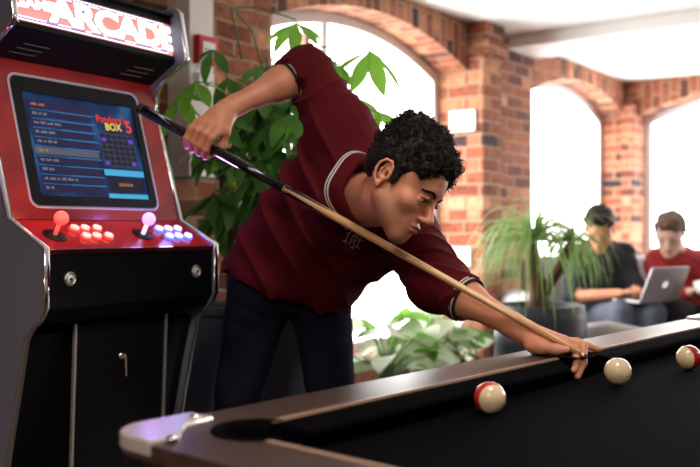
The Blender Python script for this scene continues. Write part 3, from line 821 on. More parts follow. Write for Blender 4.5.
def rect(x0, x1, y0, y1): return [(x0, y0), (x1, y0), (x1, y1), (x0, y1)]
def many(name, rects, h, m, parent):
    mb = MB()
    for (a, b_, c, d) in rects: mb.box(a, b_, c, d, min(h * SG, (h + .0002) * SG), max(h * SG, (h + .0002) * SG), BZ)
    return mb.build(name, m, parent)
rows = [.079 + .0258 * i for i in range(10)]
many('menu_row', [(.140, .352 - .0, y, y + .0185) for i, y in enumerate(rows) if i != 4], H0, M_row, scr)
many('menu_row', [(.136, .356, rows[4], rows[4] + .0185)], H0, M_rowhi, scr)
many('menu_glow', [(.24, .362, y + .0195, y + .0222) for y in rows[:9]] + [(.145, .24, y + .0203, y + .0216) for y in rows[:9]], H0, M_glint, scr)
rnd = random.Random(3); lines = []
for i, y in enumerate(rows):
    x = .150; tx = []; lines.append((tx, i))
    for w in range(rnd.choice((2, 2, 3, 3, 4)) + (2 if i == 1 else 0)):
        for c in range(rnd.randint(2, 5)):
            tx.append((x, x + .0028, y + .0065, y + .0065 + rnd.choice((.0055, .0075)))); x += .0042
        x += .005
for tx, i in lines: many('menu_lettering', tx, H0 + .0003, M_txto if i in (4, 9) else M_txt, scr)
many('menu_panel', [(.372, .505, .160, .262)], H0, M_pan, scr)
many('menu_panel', [(.372, .512, .086, .128)], H0, M_pan, scr)
many('menu_cyan_band', [(.365, .518, .134, .152), (.365, .518, .066, .080)], H0, M_cyan, scr)
many('menu_grid', [(.372 + .022 * i, .3728 + .022 * i, .162, .260) for i in range(7)] + [(.374, .503, .162 + .0163 * i, .1628 + .0163 * i) for i in range(7)], H0 + .0003, M_panl, scr)
M_mkv = em('menu_mark_violet', (.10, .06, .55), 1)
for rc_ in ((.376, .392, .166, .176), (.480, .497, .168, .178), (.378, .394, .236, .246), (.482, .499, .236, .248)): many('menu_mark', [rc_], H0 + .0004, M_mkv, scr)
def text_mesh(name, txt, size, mw, m, parent, extrude=0, offset=0, shear=0, align='CENTER', spacing=1.0):
    cu = bpy.data.curves.new(name, 'FONT'); cu.body = txt; cu.size = size; cu.extrude = extrude; cu.offset = offset; cu.shear = shear
    cu.align_x = align; cu.align_y = 'CENTER'; cu.space_character = spacing; cu.resolution_u = 3
    to = bpy.data.objects.new(name + '_t', cu); COL.objects.link(to)
    bpy.context.view_layer.update()
    me = bpy.data.meshes.new_from_object(to.evaluated_get(bpy.context.evaluated_depsgraph_get()))
    bpy.data.objects.remove(to); bpy.data.curves.remove(cu)
    me.name = name; me.transform(mw); me.materials.clear(); me.materials.append(m)
    o = bpy.data.objects.new(name, me); COL.objects.link(o); o.parent = parent; return o
F = Matrix.Identity(4) if SG == 1 else Matrix.Rotation(PI, 4, 'Y')
def onbez(x, y, h, rz=0): return BZ @ Matrix.Translation((x, y, h * SG)) @ Matrix.Rotation(rz, 4, 'Z')
M_logod = em('menu_logo_dark', (.10, .01, .02), 1)
text_mesh('screen_title', "Pandora's", .030, onbez(.430, .304, H0 + .0004, .03), M_logod, scr, offset=.0016)
text_mesh('screen_title', "Pandora's", .030, onbez(.430, .304, H0 + .0007, .03), M_logor, scr, offset=.0003)
text_mesh('screen_title', "BOX", .030, onbez(.432, .281, H0 + .0010, .03), M_logod, scr, offset=.002)
text_mesh('screen_title', "BOX", .030, onbez(.432, .281, H0 + .0013, .03), M_logoy, scr, offset=.0008)
text_mesh('screen_title', "5", .052, onbez(.494, .286, H0 + .0014, .03), M_logor, scr, offset=.0012)
many('menu_lettering', [(.412 + .006 * i, .4155 + .006 * i, .103, .112) for i in range(9)], H0 + .0004, M_txto, scr)
# speaker panel above the bezel
sp0, sp1 = Vector((.246, 1.545)), Vector((.128, 1.603))
spk = panel('speaker_panel', [(.272, 1.53), (.152, 1.600), (.156, 1.608), (.276, 1.54)], M_ablack)
sd = (Vector((.152, 1.600)) - Vector((.272, 1.53))); M_slot = mat('slot_grey', (.16, .13, .12), .6)
for cx in (.125, .515):
    for k in range(3):
        c = Vector((.272, 1.53)) + sd * (.38 + .14 * k)
        mb = MB(); mb.box(cx - .045 + .010 * k, cx + .035 + .010 * k, c.x - .003, c.x + .003, c.y - .0030, c.y - .0012)
        mb.build('speaker_slot', M_slot, spk)
# marquee
mq0, mq1 = Vector((.160, 1.620)), Vector((.179, 1.724))
md_ = (mq1 - mq0).normalized(); MQL = (mq1 - mq0).length
MQ = Matrix.Translation((0, mq0.x, mq0.y)) @ Matrix.Rotation(math.atan2(md_.y, md_.x), 4, 'X')
MG = 1 if (MQ.to_3x3() @ Vector((0, 0, 1))).y < 0 else -1
def mflat(name, loops, h0, h1, m, parent):
    o = plate_mesh(name, loops, h0 * MG, h1 * MG, m, parent); o.data.transform(MQ); return o
mqo = panel('marquee_box', [(.166, 1.616), (.192, 1.752), (.30, 1.752), (.30, 1.616)], M_ablack)
panel('marquee_retainer', [(.150, 1.606), (.155, 1.622), (.166, 1.622), (.166, 1.606)], M_ablack)
panel('marquee_retainer', [(.168, 1.719), (.174, 1.756), (.192, 1.756), (.192, 1.719)], M_ablack)
x0m, x1m = I0 + .001, I1 - .001
def marq_mat():
    m = bpy.data.materials.new('lit_sign_ground'); m.use_nodes = True; nt = m.node_tree; N = nt.nodes; b = N['Principled BSDF']
    tc = N.new('ShaderNodeTexCoord'); sp = N.new('ShaderNodeSeparateXYZ'); mr = N.new('ShaderNodeMapRange'); mr.inputs[1].default_value = 1.62; mr.inputs[2].default_value = 1.75
    r = N.new('ShaderNodeValToRGB'); e = r.color_ramp.elements
    e[0].position = 0; e[0].color = (1, .42, .38, 1); e[1].position = 1; e[1].color = (.85, .12, .10, 1)
    nt.links.new(tc.outputs['Object'], sp.inputs[0]); nt.links.new(sp.outputs[2], mr.inputs[0]); nt.links.new(mr.outputs[0], r.inputs[0])
    nt.links.new(r.outputs[0], b.inputs['Emission Color']); b.inputs['Emission Strength'].default_value = .95; b.inputs['Base Color'].default_value = (.3, .05, .05, 1)
    return m
mqs = mflat('marquee_sign', [[(x0m, .004), (x1m, .004), (x1m, MQL - .006), (x0m, MQL - .006)]], 0, .002, marq_mat(), arc_root)
M_mw = em('sign_white_lit', (1, .97, .95), 2.2); M_mb = em('sign_blue_line', (.16, .10, .75), 1.0); M_mk = em('sign_letter_outline', (.22, .16, .22), .8); M_mp = em('sign_letter_pink', (1, .42, .36), 1.1)  # the dark grey is the printed outline round the letters
def mring(o0, o1, h, m): mflat('sign_border', [rrect(.040 + o0, .604 - o0, .010 + o0, .095 - o0, .018 - o0 * .6), rrect(.040 + o1, .604 - o1, .010 + o1, .095 - o1, .018 - o1 * .6)], .002, h, m, mqs)
mring(-.004, -.0015, .0024, M_mw); mring(-.0014, .0026, .0026, M_mb); mring(.0028, .0062, .0028, M_mw); mring(.0064, .0078, .0027, M_mb)
def onmq(x, y, h, rz=0): return MQ @ Matrix.Translation((x, y, h * MG)) @ Matrix.Rotation(rz, 4, 'Z') @ Matrix.Diagonal((1, .74, 1, 1))
text_mesh('sign_lettering', 'ARCADE', .128, onmq(.398, .050, .0030), M_mp, mqs, offset=.0125, spacing=.92)
text_mesh('sign_lettering', 'ARCADE', .128, onmq(.398, .050, .0034), M_mk, mqs, offset=.0098, spacing=.92)
text_mesh('sign_lettering', 'ARCADE', .128, onmq(.398, .050, .0038), M_mw, mqs, offset=.0066, spacing=.92)
text_mesh('sign_lettering', 'GAMES', .048, onmq(.122, .054, .0034, .06), M_mk, mqs, offset=.0040)
text_mesh('sign_lettering', 'GAMES', .048, onmq(.122, .054, .0040, .06), M_mw, mqs, offset=.0028)
# ---------------------------------------------------------------- sofa, armchair, laptop, planters
M_sofa = mat('light_grey_upholstery', (.36, .34, .37), .9, bump=(300, .3, .001), sheen=.2)
M_sofad = mat('mauve_grey_upholstery', (.24, .20, .22), .9, bump=(300, .3, .001))
M_pot = mat('dark_navy_pot_glaze', (.025, .028, .045), .5)
M_planter = mat('dark_blue_grey_planter', (.085, .092, .125), .6)
M_soil = mat('potting_soil', (.03, .02, .015), .95, bump=(80, .8, .004))
M_woodleg = mat('dark_wood_leg', (.06, .03, .02), .5)
sofa = empty('sofa', (1.95, 5.55, 0)); tag(sofa, 'grey sofa under the far windows with two people sitting on it', 'sofa')
def rbox(name, x0, x1, y0, y1, z0, z1, m, parent, r=.05, seg=4):
    mb = MB(); mb.box(x0, x1, y0, y1, z0, z1); return mb.build(name, m, parent, bevel=r, bseg=seg)
rbox('base', -.83, .95, -.42, .38, .08, .28, M_sofad, sofa, .03)
rbox('seat_cushion', -.81, .05, -.46, .22, .275, .43, M_sofa, sofa, .05)
rbox('seat_cushion', .06, .93, -.46, .22, .275, .43, M_sofa, sofa, .05)
rbox('backrest', -.83, .95, .16, .40, .25, .92, M_sofa, sofa, .07)
rbox('armrest', -1.02, -.80, -.52, .18, .08, .715, M_sofa, sofa, .09)
rbox('armrest', .94, 1.16, -.52, .40, .08, .70, M_sofa, sofa, .09)
for x in (-.9, 1.04):
    for y in (-.42, .32):
        mb = MB(); mb.lathe([(.02, 0), (.028, .085)], 12, Matrix.Translation((x, y, 0))); mb.build('leg', M_woodleg, sofa)
# low tub chair in front
M_tub = mat('pale_grey_tub_shell', (.72, .66, .66), .7); tub = empty('tub_chair', (1.33, 4.45, 0), rz=2.6); tub.scale = (.8, .8, 1)
tag(tub, 'low pale grey tub chair in front of the sofa, mostly behind the table rail', 'chair')
mb = MB(); vs = []; fs = []; n = 24
for i in range(n + 1):
    a = -.35 * PI + 1.7 * PI * i / n
    top = .66 - .10 * abs(i / n - .5) * 2
    for r_, z in ((.25, .26), (.285, top - .03), (.27, top), (.235, top - .01), (.215, .26)): vs.append((r_ * math.cos(a), r_ * math.sin(a), z))
for i in range(n):
    for j in range(4): fs.append((5*i+j, 5*i+j+1, 5*i+j+6, 5*i+j+5))
    fs.append((5*i+4, 5*i, 5*i+5, 5*i+9))
fs += [(0, 1, 2, 3, 4), tuple(5 * n + j for j in (4, 3, 2, 1, 0))]
mb.smooth = True; mb.add(vs, fs); mb.build('shell', M_tub, tub)
mb = MB(); mb.lathe([(.21, .26), (.225, .30), (.22, .40), (.19, .43), (0, .435)], 30); mb.build('seat_cushion', M_sofa, tub)
for k in range(4):
    a = k * PI / 2 + .5; mb = MB(); mb.tube([(.17 * math.cos(a), .17 * math.sin(a), .27), (.21 * math.cos(a), .21 * math.sin(a), 0)], .014, 8); mb.build('leg', M_woodleg, tub)

# ---------------------------------------------------------------- plants
def leafmat(name, c, c2, tr=.35, rough=.35):
    return mat(name, c, rough, noise=(7, c2), trans=tr)
M_leafd = leafmat('deep_green_leaf', (.06, .19, .03), (.11, .29, .05), .4)
M_leafb = leafmat('fresh_green_leaf', (.20, .48, .04), (.27, .56, .07), .5)
M_leafp = leafmat('pale_veined_leaf', (.55, .66, .42), (.75, .80, .64), .4)
M_palm = leafmat('palm_leaf_green', (.20, .36, .08), (.32, .48, .16), .35, .45)
M_stem = mat('green_stem', (.10, .20, .04), .5)
M_bark = mat('brown_bark', (.20, .10, .06), .85, noise=(12, (.12, .06, .035), (1, 1, .2)), bump=(40, .8, .006))
R = random.Random(11)
# money tree behind the player
tree_base = Vector((-.40, 3.28, 0))
box = empty('planter_box', (-.33, 3.22, 0), rz=-.15)
tag(box, 'tall dark blue-grey planter box behind the player holding the broad-leaved tree', 'planter')
mb = MB(); hw = .27
mb.prism([(-hw, -.17), (hw, -.17), (hw, .17), (-hw, .17)], 'z', 0, .80); mb.build('planter_body', M_planter, box, bevel=.008)
mb = MB(); mb.box(-hw - .012, hw + .012, -.182, .182, .80, .83); mb.build('rim', M_planter, box, bevel=.005)
mb = MB(); mb.box(-hw + .03, hw - .03, -.15, .15, .8295, .8345); mb.build('soil', M_soil, box)
tree = empty('money_tree', (tree_base.x, tree_base.y, .834)); tag(tree, 'tall leafy tree with hand-shaped green leaves behind the player and beside the arcade machine', 'plant')
TOff = Vector((tree_base.x, tree_base.y, .834))
trunk = MB(); stems = MB(); fol_d = MB(); fol_b = MB()
tips = [Vector((-.42, 3.26, 1.50)), Vector((-.30, 3.30, 1.66)), Vector((-.46, 3.20, 1.30)), Vector((-.18, 3.34, 1.45))]
for k, t in enumerate(tips):
    a = tree_base + Vector((.03 * math.cos(k * 1.6), .03 * math.sin(k * 1.6), .834)); m_ = a.lerp(t, .5) + Vector((.02 * (-1) ** k, .01, 0))
    trunk.tube([a - TOff, m_ - TOff, t - TOff], [.022, .016, .010], 8)
def umbel(hub, out, nleaf, L, W, mbx, origin=None, tilt=.9, spin=None):
    """leaflets spreading from one hub, hanging a little"""
    out = out.normalized(); side = out.cross(Vector((0, 0, 1))); side = side.normalized() if side.length > .1 else Vector((1, 0, 0)); up = side.cross(out)
    for i in range(nleaf):
        a = (i / (nleaf - 1) - .5) * 2 * 2.1
        d = out * math.cos(a) + side * math.sin(a)
        d = (d + Vector((0, 0, -1)) * tilt * (.4 + .4 * R.random())).normalized()
        l = L * (1 - .32 * abs(i / (nleaf - 1) - .5) * 2) * R.uniform(.9, 1.1)
        leaf_into(mbx, hub - TOff, d, up + Vector((0, 0, .6)), l, W * l / L, droop=R.uniform(.2, .7), fold=.22, n=7, shape=0, twist=R.uniform(-.5, .5))
def petiole(a, b, r=.003):
    m_ = a.lerp(b, .5) + Vector((0, 0, .06)); stems.tube([a - TOff, a.lerp(m_, .6) + Vector((0, 0, .02)) - TOff, m_ - TOff, b - TOff], r, 6)
hubs = []   # (px, py, Y, n leaflets, length, width, bright, dx, dz)
hubs += [(370, 51, 3.05, 7, .205, .027, 1, .15, -.9), (297, 24, 3.1, 7, .17, .025, 1, .0, -.6), (358, 98, 3.2, 5, .16, .026, 1, .7, -.5),
         (380, 112, 3.1, 4, .12, .024, 1, .8, -.2), (325, 70, 3.15, 5, .14, .026, 0, .4, -.8), (262, 66, 3.2, 5, .13, .024, 0, .0, -.7),
         (213, 50, 2.95, 5, .15, .024, 0, -.2, -.9), (196, 82, 2.9, 6, .16, .026, 1, -.4, -.8), (180, 96, 2.85, 5, .15, .026, 1, -.3, -1),
         (228, 78, 3.0, 5, .15, .026, 0, -.2, -.7), (246, 98, 3.1, 6, .16, .028, 0, -.1, -.9), (222, 120, 3.0, 6, .17, .028, 0, -.3, -.9)]
for i in range(44):
    px = R.uniform(205, 298); py = R.uniform(92, 232)
    if px < 225 and py < 130: py += 40
    hubs.append((px, py, R.uniform(2.98, 3.4), R.choice((4, 5, 5, 6)), R.uniform(.12, .18), R.uniform(.020, .030), R.random() < .33, R.uniform(-1, 1), R.uniform(-1.2, -.2)))
for i in range(16):
    hubs.append((R.uniform(255, 300), R.uniform(85, 190), R.uniform(3.0, 3.3), 6, R.uniform(.14, .18), .030, 0, R.uniform(-1, 1), R.uniform(-1, -.2)))
for i in range(9):
    hubs.append((R.uniform(290, 345), R.uniform(60, 150), R.uniform(3.0, 3.4), 5, R.uniform(.12, .16), .026, R.random() < .5, R.uniform(-1, 1), R.uniform(-1, -.2)))
for px, py, Y, n_, L, W, br, dx, dz in hubs:
    h = P(px, py, Y)
    src = min(tips, key=lambda t: (t - h).length)
    petiole(src, h, .0028)
    umbel(h, Vector((dx, -.5 + R.uniform(-.4, .3), dz * .35)), n_, L, W, fol_b if br else fol_d)
# two long bare stalks arching over the top
stems.tube([P(262, 66, 3.2) - TOff, P(252, 30, 3.1) - TOff, P(232, 8, 3.05) - TOff, P(231, 9, 3.0) - TOff], .003, 6)
stems.tube([P(242, 60, 3.0) - TOff, P(236, 30, 3.0) - TOff, P(231, 8, 3.0) - TOff, P(260, 8, 3.05) - TOff, P(296, 20, 3.1) - TOff], .0032, 6)
trunk.build('trunk', M_bark, tree); stems.build('stems', M_stem, tree)
fol_d.build('foliage', M_leafd, tree, weld=False); f2 = fol_b.build('foliage', M_leafb, tree, weld=False); f2['label'] = 'fresh bright green leaves'

# ponytail palm
pp = Vector((.90, 4.25, 0))
pot = empty('round_planter', (pp.x, pp.y, 0)); tag(pot, 'round dark navy pot holding the ponytail palm', 'plant pot')
mb = MB(); mb.lathe([(.16, 0), (.18, .02), (.215, .35), (.215, .68), (.20, .74), (.185, .74), (.18, .66)], 40, closed=True); mb.build('pot_body', M_pot, pot)
mb = MB(); mb.lathe([(.183, .655), (.1, .672), (0, .68)], 30); mb.build('soil', M_soil, pot)
palm = empty('ponytail_palm', (pp.x, pp.y, .675)); tag(palm, 'ponytail palm with long thin drooping leaves in front of the second window', 'plant')
O = Vector((pp.x, pp.y, .675))
h1 = P(533, 243, 4.25); h2 = P(571, 242, 4.15)
mb = MB(); mb.tube([Vector((0, 0, -.01)), Vector((-.01, 0, .12)), h1 - O - Vector((0, 0, .12)), h1 - O], [.075, .042, .034, .02], 12)
mb.tube([Vector((-.0, 0, .10)), (h2 - O) * .7, h2 - O], [.03, .024, .018], 10); mb.build('trunk', M_bark, palm)
fo = MB()
def strap(hub, az, el, L, W):
    n = 9; pts = []; p = Vector(hub); d = Vector((math.cos(az) * math.cos(el), math.sin(az) * math.cos(el), math.sin(el)))
    g = R.uniform(.32, .50)
    for i in range(n + 1):
        pts.append(p.copy()); p = p + d * (L / n); d = (d + Vector((R.uniform(-.04, .04), R.uniform(-.04, .04), -g))).normalized()
    side = Vector((-math.sin(az), math.cos(az), 0)); side = (side * R.uniform(.5, 1) + Vector((0, 0, R.uniform(-.6, .6)))).normalized()
    vs = []; fs = []
    for i, q in enumerate(pts):
        w = W * (1 - (i / n) ** 2.5) + .0006
        vs += [q + side * w, q + Vector((0, 0, -.3 * w)), q - side * w]
    for i in range(n): fs += [(3*i, 3*i+1, 3*i+4, 3*i+3), (3*i+1, 3*i+2, 3*i+5, 3*i+4)]
    fo.smooth = True; fo.add(vs, fs)
for k in range(165): strap(h1 - O, R.uniform(0, 2 * PI), R.uniform(.3, 1.45), R.uniform(.32, .62), R.uniform(.003, .0055))
for k in range(75): strap(h2 - O, R.uniform(0, 2 * PI), R.uniform(.1, 1.3), R.uniform(.18, .34), R.uniform(.003, .005))
fo.build('foliage', M_palm, palm, weld=False)

# pale broad-leaved plant by the low window
tb = P(420, 360, 4.1)
tr = empty('window_planter', (tb.x, 4.1, 0), rz=.93); tag(tr, 'low dark trough of broad pale green leaves under the first window', 'planter')
mb = MB(); mb.prism([(-.42, -.11), (.42, -.11), (.42, .11), (-.42, .11)], 'z', 0, .40); mb.build('planter_body', M_planter, tr, bevel=.008)
mb = MB(); mb.box(-.40, .40, -.09, .09, .396, .405); mb.build('soil', M_soil, tr)
R.seed(5)
for gi, (gx, lab) in enumerate(((-.27, 'broad-leaved green plant in the trough, nearest the player'), (.02, 'broad-leaved pale plant in the middle of the trough'), (.28, 'broad-leaved plant in the trough, nearest the bridging arm'))):
    gm = tr.matrix_basis @ Matrix.Translation((gx, 0, .404))
    gp = empty('broadleaf_plant', m=gm); tag(gp, lab, 'plant', 'leafy plants in the window trough')
    st, fa, fb = MB(), MB(), MB()
    for k in range(26):
        az = R.uniform(0, 2 * PI); h = R.uniform(.08, .31); rr = R.uniform(.03, .17)
        tip = Vector((rr * math.cos(az), rr * math.sin(az) * .9, h))
        st.tube([(0, 0, -.005), (tip.x * .3, tip.y * .3, h * .6), tip], .0035, 5)
        d = Vector((math.cos(az + R.uniform(-.6, .6)), math.sin(az + R.uniform(-.6, .6)), R.uniform(-.5, .3)))
        leaf_into(fa if R.random() < .7 else fb, tip, d, Vector((0, 0, 1)), R.uniform(.12, .18), R.uniform(.044, .062), droop=R.uniform(.3, .9), fold=.2, n=7, shape=1, twist=R.uniform(-.8, .8))
    st.build('stems', M_stem, gp); fa.build('foliage', M_leafp, gp, weld=False); fb.build('foliage', leafmat('mid_green_leaf', (.16, .38, .05), (.26, .50, .10), .5) if gi == 0 else bpy.data.materials['mid_green_leaf'], gp, weld=False)
# ---------------------------------------------------------------- people
def skin_mat(name, c, c2, lip=(.36, .10, .08)):
    m = mat(name, c, .48, sss=.12, noise=(14, c2), bump=(220, .12, .0008))
    nt = m.node_tree; N = nt.nodes; b = N['Principled BSDF']; src = b.inputs['Base Color'].links[0].from_socket
    at = N.new('ShaderNodeAttribute'); at.attribute_name = 'tint'; sp = N.new('ShaderNodeSeparateColor'); nt.links.new(at.outputs['Color'], sp.inputs[0])
    m1 = N.new('ShaderNodeMix'); m1.data_type = 'RGBA'; nt.links.new(sp.outputs[0], m1.inputs[0]); nt.links.new(src, m1.inputs[6]); m1.inputs[7].default_value = col4(lip)
    m2 = N.new('ShaderNodeMix'); m2.data_type = 'RGBA'; nt.links.new(sp.outputs[1], m2.inputs[0]); nt.links.new(m1.outputs[2], m2.inputs[6]); m2.inputs[7].default_value = (c[0] * .42, c[1] * .45, c[2] * .5, 1)
    nt.links.new(m2.outputs[2], b.inputs['Base Color']); return m
M_skin = skin_mat('warm_skin', (.62, .25, .14), (.70, .30, .175))
M_skinp = skin_mat('pale_skin', (.68, .42, .33), (.74, .47, .38))
M_hair = mat('near_black_hair', (.010, .0075, .0065), .6, spec=.22, bump=(160, .6, .003))
M_hairb = mat('brown_hair', (.12, .055, .03), .6, bump=(120, .6, .003))
M_eyew = mat('eye_white', (.62, .58, .55), .2); M_iris = mat('dark_iris', (.02, .012, .01), .08); M_lash = mat('lash_black', (.008, .006, .006), .7)

def head_frame(O, F, U):
    F = Vector(F).normalized(); U = Vector(U); U = (U - F * U.dot(F)).normalized(); X = F.cross(U)
    return Matrix(((X.x, F.x, U.x, O[0]), (X.y, F.y, U.y, O[1]), (X.z, F.z, U.z, O[2]), (0, 0, 0, 1)))
def head_into(fd, M, s=1.0, fine=True):
    fd.T = M @ Matrix.Scale(s, 4); S = s
    fd.ell((0, -.018, .036), (.0755 * S, .097 * S, .086 * S), .0)if not fd.p else fd.ell((0, -.018, .036), (.0755 * S, .097 * S, .086 * S), .03)
    fd.ell((0, .034, -.022), (.060 * S, .058 * S, .082 * S), .03 * S)
    fd.ell((0, .020, .045), (.064 * S, .070 * S, .050 * S), .03 * S)
    for x in (-1, 1):
        fd.cap((x * .056, .0, -.050), (x * .016, .074, -.094), .014 * S, .013 * S, .035 * S)
        fd.ell((x * .042, .058, -.020), (.021 * S, .022 * S, .018 * S), .02 * S)
    fd.ell((0, .074, -.095), (.022 * S, .018 * S, .016 * S), .02 * S)
    fd.ell((0, .078, -.062), (.028 * S, .020 * S, .024 * S), .022 * S)
    fd.cap((-.030, .080, .025), (.030, .080, .025), .010 * S, .010 * S, .018 * S)
    for x in (-1, 1): fd.ell((x * .031, .103, .005), (.017 * S, .017 * S, .0125 * S), .014 * S, op=-1)
    for x in (-1, 1):
        fd.ell((x * .031, .0765, .003), (.0135 * S, .0125 * S, .0125 * S), .003 * S)
    if fine:
        for x in (-1, 1):
            fd.cap((x * .019, .0855, .006), (x * .031, .0905, .0105), .0030, .0036, .004); fd.cap((x * .031, .0905, .0105), (x * .044, .082, .006), .0036, .0030, .004)
            fd.cap((x * .020, .0855, -.004), (x * .032, .0885, -.0075), .0022, .0024, .004); fd.cap((x * .032, .0885, -.0075), (x * .044, .081, -.003), .0024, .002, .004)
    fd.cap((0, .086, .016), (0, .1130, -.026), .0062 * S, .0100 * S, .012 * S)
    fd.ell((0, .1145, -.030), (.0100 * S, .0095 * S, .0085 * S), .006 * S)
    for x in (-1, 1): fd.ell((x * .0125, .1035, -.0345), (.0075 * S, .0100 * S, .0070 * S), .006 * S)
    if fine:
        for x in (-1, 1): fd.ell((x * .0068, .109, -.0405), (.0035, .0045, .003), .003, op=-1)
    fd.ell((0, .0985, -.0555), (.021 * S, .0085 * S, .0055 * S), .005 * S); fd.ell((0, .0970, -.0665), (.0180 * S, .0090 * S, .0062 * S), .005 * S)
    fd.cap((-.022, .0985, -.0612), (0, .1095, -.0606), .0016, .0022, .003, op=-1); fd.cap((0, .1095, -.0606), (.022, .0985, -.0612), .0022, .0016, .003, op=-1)
    for x in (-1, 1):
        Re = Matrix.Rotation(x * -.35, 4, 'Z') @ Matrix.Rotation(.18, 4, 'X')
        if not fine: fd.ell((x * .0785, -.010, -.008), (.0062 * S, .0185 * S, .0310 * S), .006 * S, R=Re)
        else:
            fd.ell((x * .0770, -.010, -.006), (.0045, .0165, .0270), .004, R=Re)
            rim = [(.004, -.012), (.007, .004), (.004, .018), (-.006, .0275), (-.018, .025), (-.0255, .012), (-.025, -.004), (-.018, -.019), (-.008, -.028)]
            pr = [(x * (.0815 - .32 * yy), yy - .002, zz - .004) for yy, zz in rim]
            for a_, b_ in zip(pr[:-1], pr[1:]): fd.cap(a_, b_, .0034, .0034, .003)
            inr = [(-.004, -.016), (-.013, -.010), (-.016, .002), (-.012, .012)]
            pr = [(x * (.0805 - .30 * yy), yy - .002, zz - .004) for yy, zz in inr]
            for a_, b_ in zip(pr[:-1], pr[1:]): fd.cap(a_, b_, .0026, .0026, .002)
            fd.ell((x * .0800, -.006, -.034), (.0048, .0080, .0085), .004)
            fd.ell((x * .0815, -.004, -.006), (.0050, .0065, .0085), .003, op=-1)
            fd.ell((x * .0785, .006, -.010), (.0042, .0040, .0065), .003)
    fd.T = None
def face_tint(pos, M, s=1.0, stub=.55):
    inv = np.array((M @ Matrix.Scale(s, 4)).inverted())
    q = pos @ inv[:3, :3].T + inv[:3, 3]
    lip = np.clip(1.35 - np.sqrt((q[:, 0] / .021) ** 2 + ((q[:, 2] + .0612) / .0125) ** 2), 0, 1) * (q[:, 1] > .088) * (np.abs(q[:, 0]) < .03)
    r = (q[:, 2] < -.028) & (q[:, 2] > -.13) & (q[:, 1] > -.005) & (np.abs(q[:, 0]) < .09)
    sb = np.clip((-.030 - q[:, 2]) / .02, 0, 1) * np.clip((q[:, 1] + .005) / .02, 0, 1) * r * stub * (1 - np.minimum(lip * 1.5, 1))
    inn = (np.abs(q[:, 0]) > .070) & (np.abs(q[:, 0]) < .0800) & (np.abs(q[:, 2] + .004) < .018) & (np.abs(q[:, 1] + .008) < .012)
    return np.clip(np.maximum(lip * .8, inn * .35), 0, 1), sb
def set_tint(o, a, b):
    n = len(a); c = np.zeros((n, 4), np.float32); c[:, 0] = a; c[:, 1] = b; c[:, 3] = 1
    at = o.data.color_attributes.new('tint', 'FLOAT_COLOR', 'POINT'); at.data.foreach_set('color', c.ravel())
def join_into(o, mb_list):
    """adds loose shapes (eyes) to a body mesh as further material slots"""
    bm = bmesh.new(); bm.from_mesh(o.data); cl = bm.verts.layers.float_color.get('tint')
    for mb, m in mb_list:
        o.data.materials.append(m); idx = len(o.data.materials) - 1
        vs = [bm.verts.new(v) for v in mb.v]
        for f in mb.f:
            try: fc = bm.faces.new([vs[i] for i in f if True])
            except ValueError: continue
            fc.material_index = idx; fc.smooth = True
    bm.to_mesh(o.data); bm.free()
def eyes(o, M, s=1.0, look=(0, -.25)):
    lst = []
    MM = M @ Matrix.Scale(s, 4); w, ir, ls = MB(), MB(), MB()
    for x in (-1, 1):
        c = Vector((x * .0315, .0795, .0020))
        w.sphere(c, .0112, 20, MM)
        d = Vector((look[0], 1, look[1])).normalized(); q = d.to_track_quat('Z', 'Y').to_matrix().to_4x4()
        T = MM @ Matrix.Translation(c) @ q
        ir.lathe([(.0072, .0088), (.0050, .0108), (0, .0119)], 16, T)
        ls.tube([MM @ Vector((x * .0180, .0895, .0035)), MM @ Vector((x * .0315, .0960, .0062)), MM @ Vector((x * .0465, .0850, .0030))], .0016 * s, 6)
    return [(w, M_eyew), (ir, M_iris), (ls, M_lash)]
def brow_mesh(M, s, m, parent):
    MM = M @ Matrix.Scale(s, 4) ; r_ = random.Random(4)
    for x in (-1, 1):
        mb = MB()
        for k in range(95):
            t = r_.random(); p0 = Vector((x * (.012 + .038 * t), .0955 - .018 * t ** 2.2, .0190 + .006 * math.sin(PI * min(1, t * 1.1)) + r_.uniform(-.0035, .0035) * (1 - .5 * t)))
            d = Vector((x * .8, -.35 * t, .45 - .7 * t)) * .0085
            mb.tube([MM @ p0, MM @ (p0 + d * .5 + Vector((0, .0012, 0))), MM @ (p0 + d)], [.0014, .0012, .0004], 4)
        mb.v = [tuple(Vector(v) - PO) for v in mb.v]; mb.build('eyebrow', m, parent, weld=False)

def limb_person(): pass
# ---- the player
def push(v, Y):
    """the same sight line, at distance Y"""
    v = Vector(v); k = Y / v.y; return Vector((v.x * k, Y, CAMH + (v.z - CAMH) * k))
MH = head_frame(push((.114, 2.012, 1.201), 2.09), (.675, -.45, -.585), (.62, -.07, .78)); HS = 1.02
pel = push((-.17, 2.58, .95), 2.70); nb = push((.065, 2.20, 1.205), 2.33)
hipR, hipL = push((-.258, 2.56, .93), 2.68), push((-.088, 2.60, .93), 2.72)
kneeR, kneeL = push((-.345, 2.60, .50), 2.70), push((-.040, 2.56, .50), 2.66)
ankR, ankL = Vector((-.43, 2.86, .09)), Vector((-.01, 2.80, .09))
shR, shL = push((-.012, 2.31, 1.335), 2.42), push((.146, 2.27, 1.085), 2.44)
elR = push((-.122, 2.47, 1.528), 2.52); wrR = Vector((-.325, 2.40, 1.417))
elL = push((.205, 2.105, .972), 2.235); wrL = Vector((.393, 2.060, .866))
player = empty('person', (-.17, 2.62, 0)); PO = Vector((-.17, 2.62, 0))
tag(player, 'man in maroon polo shirt leaning over the pool table to aim a cue', 'person')

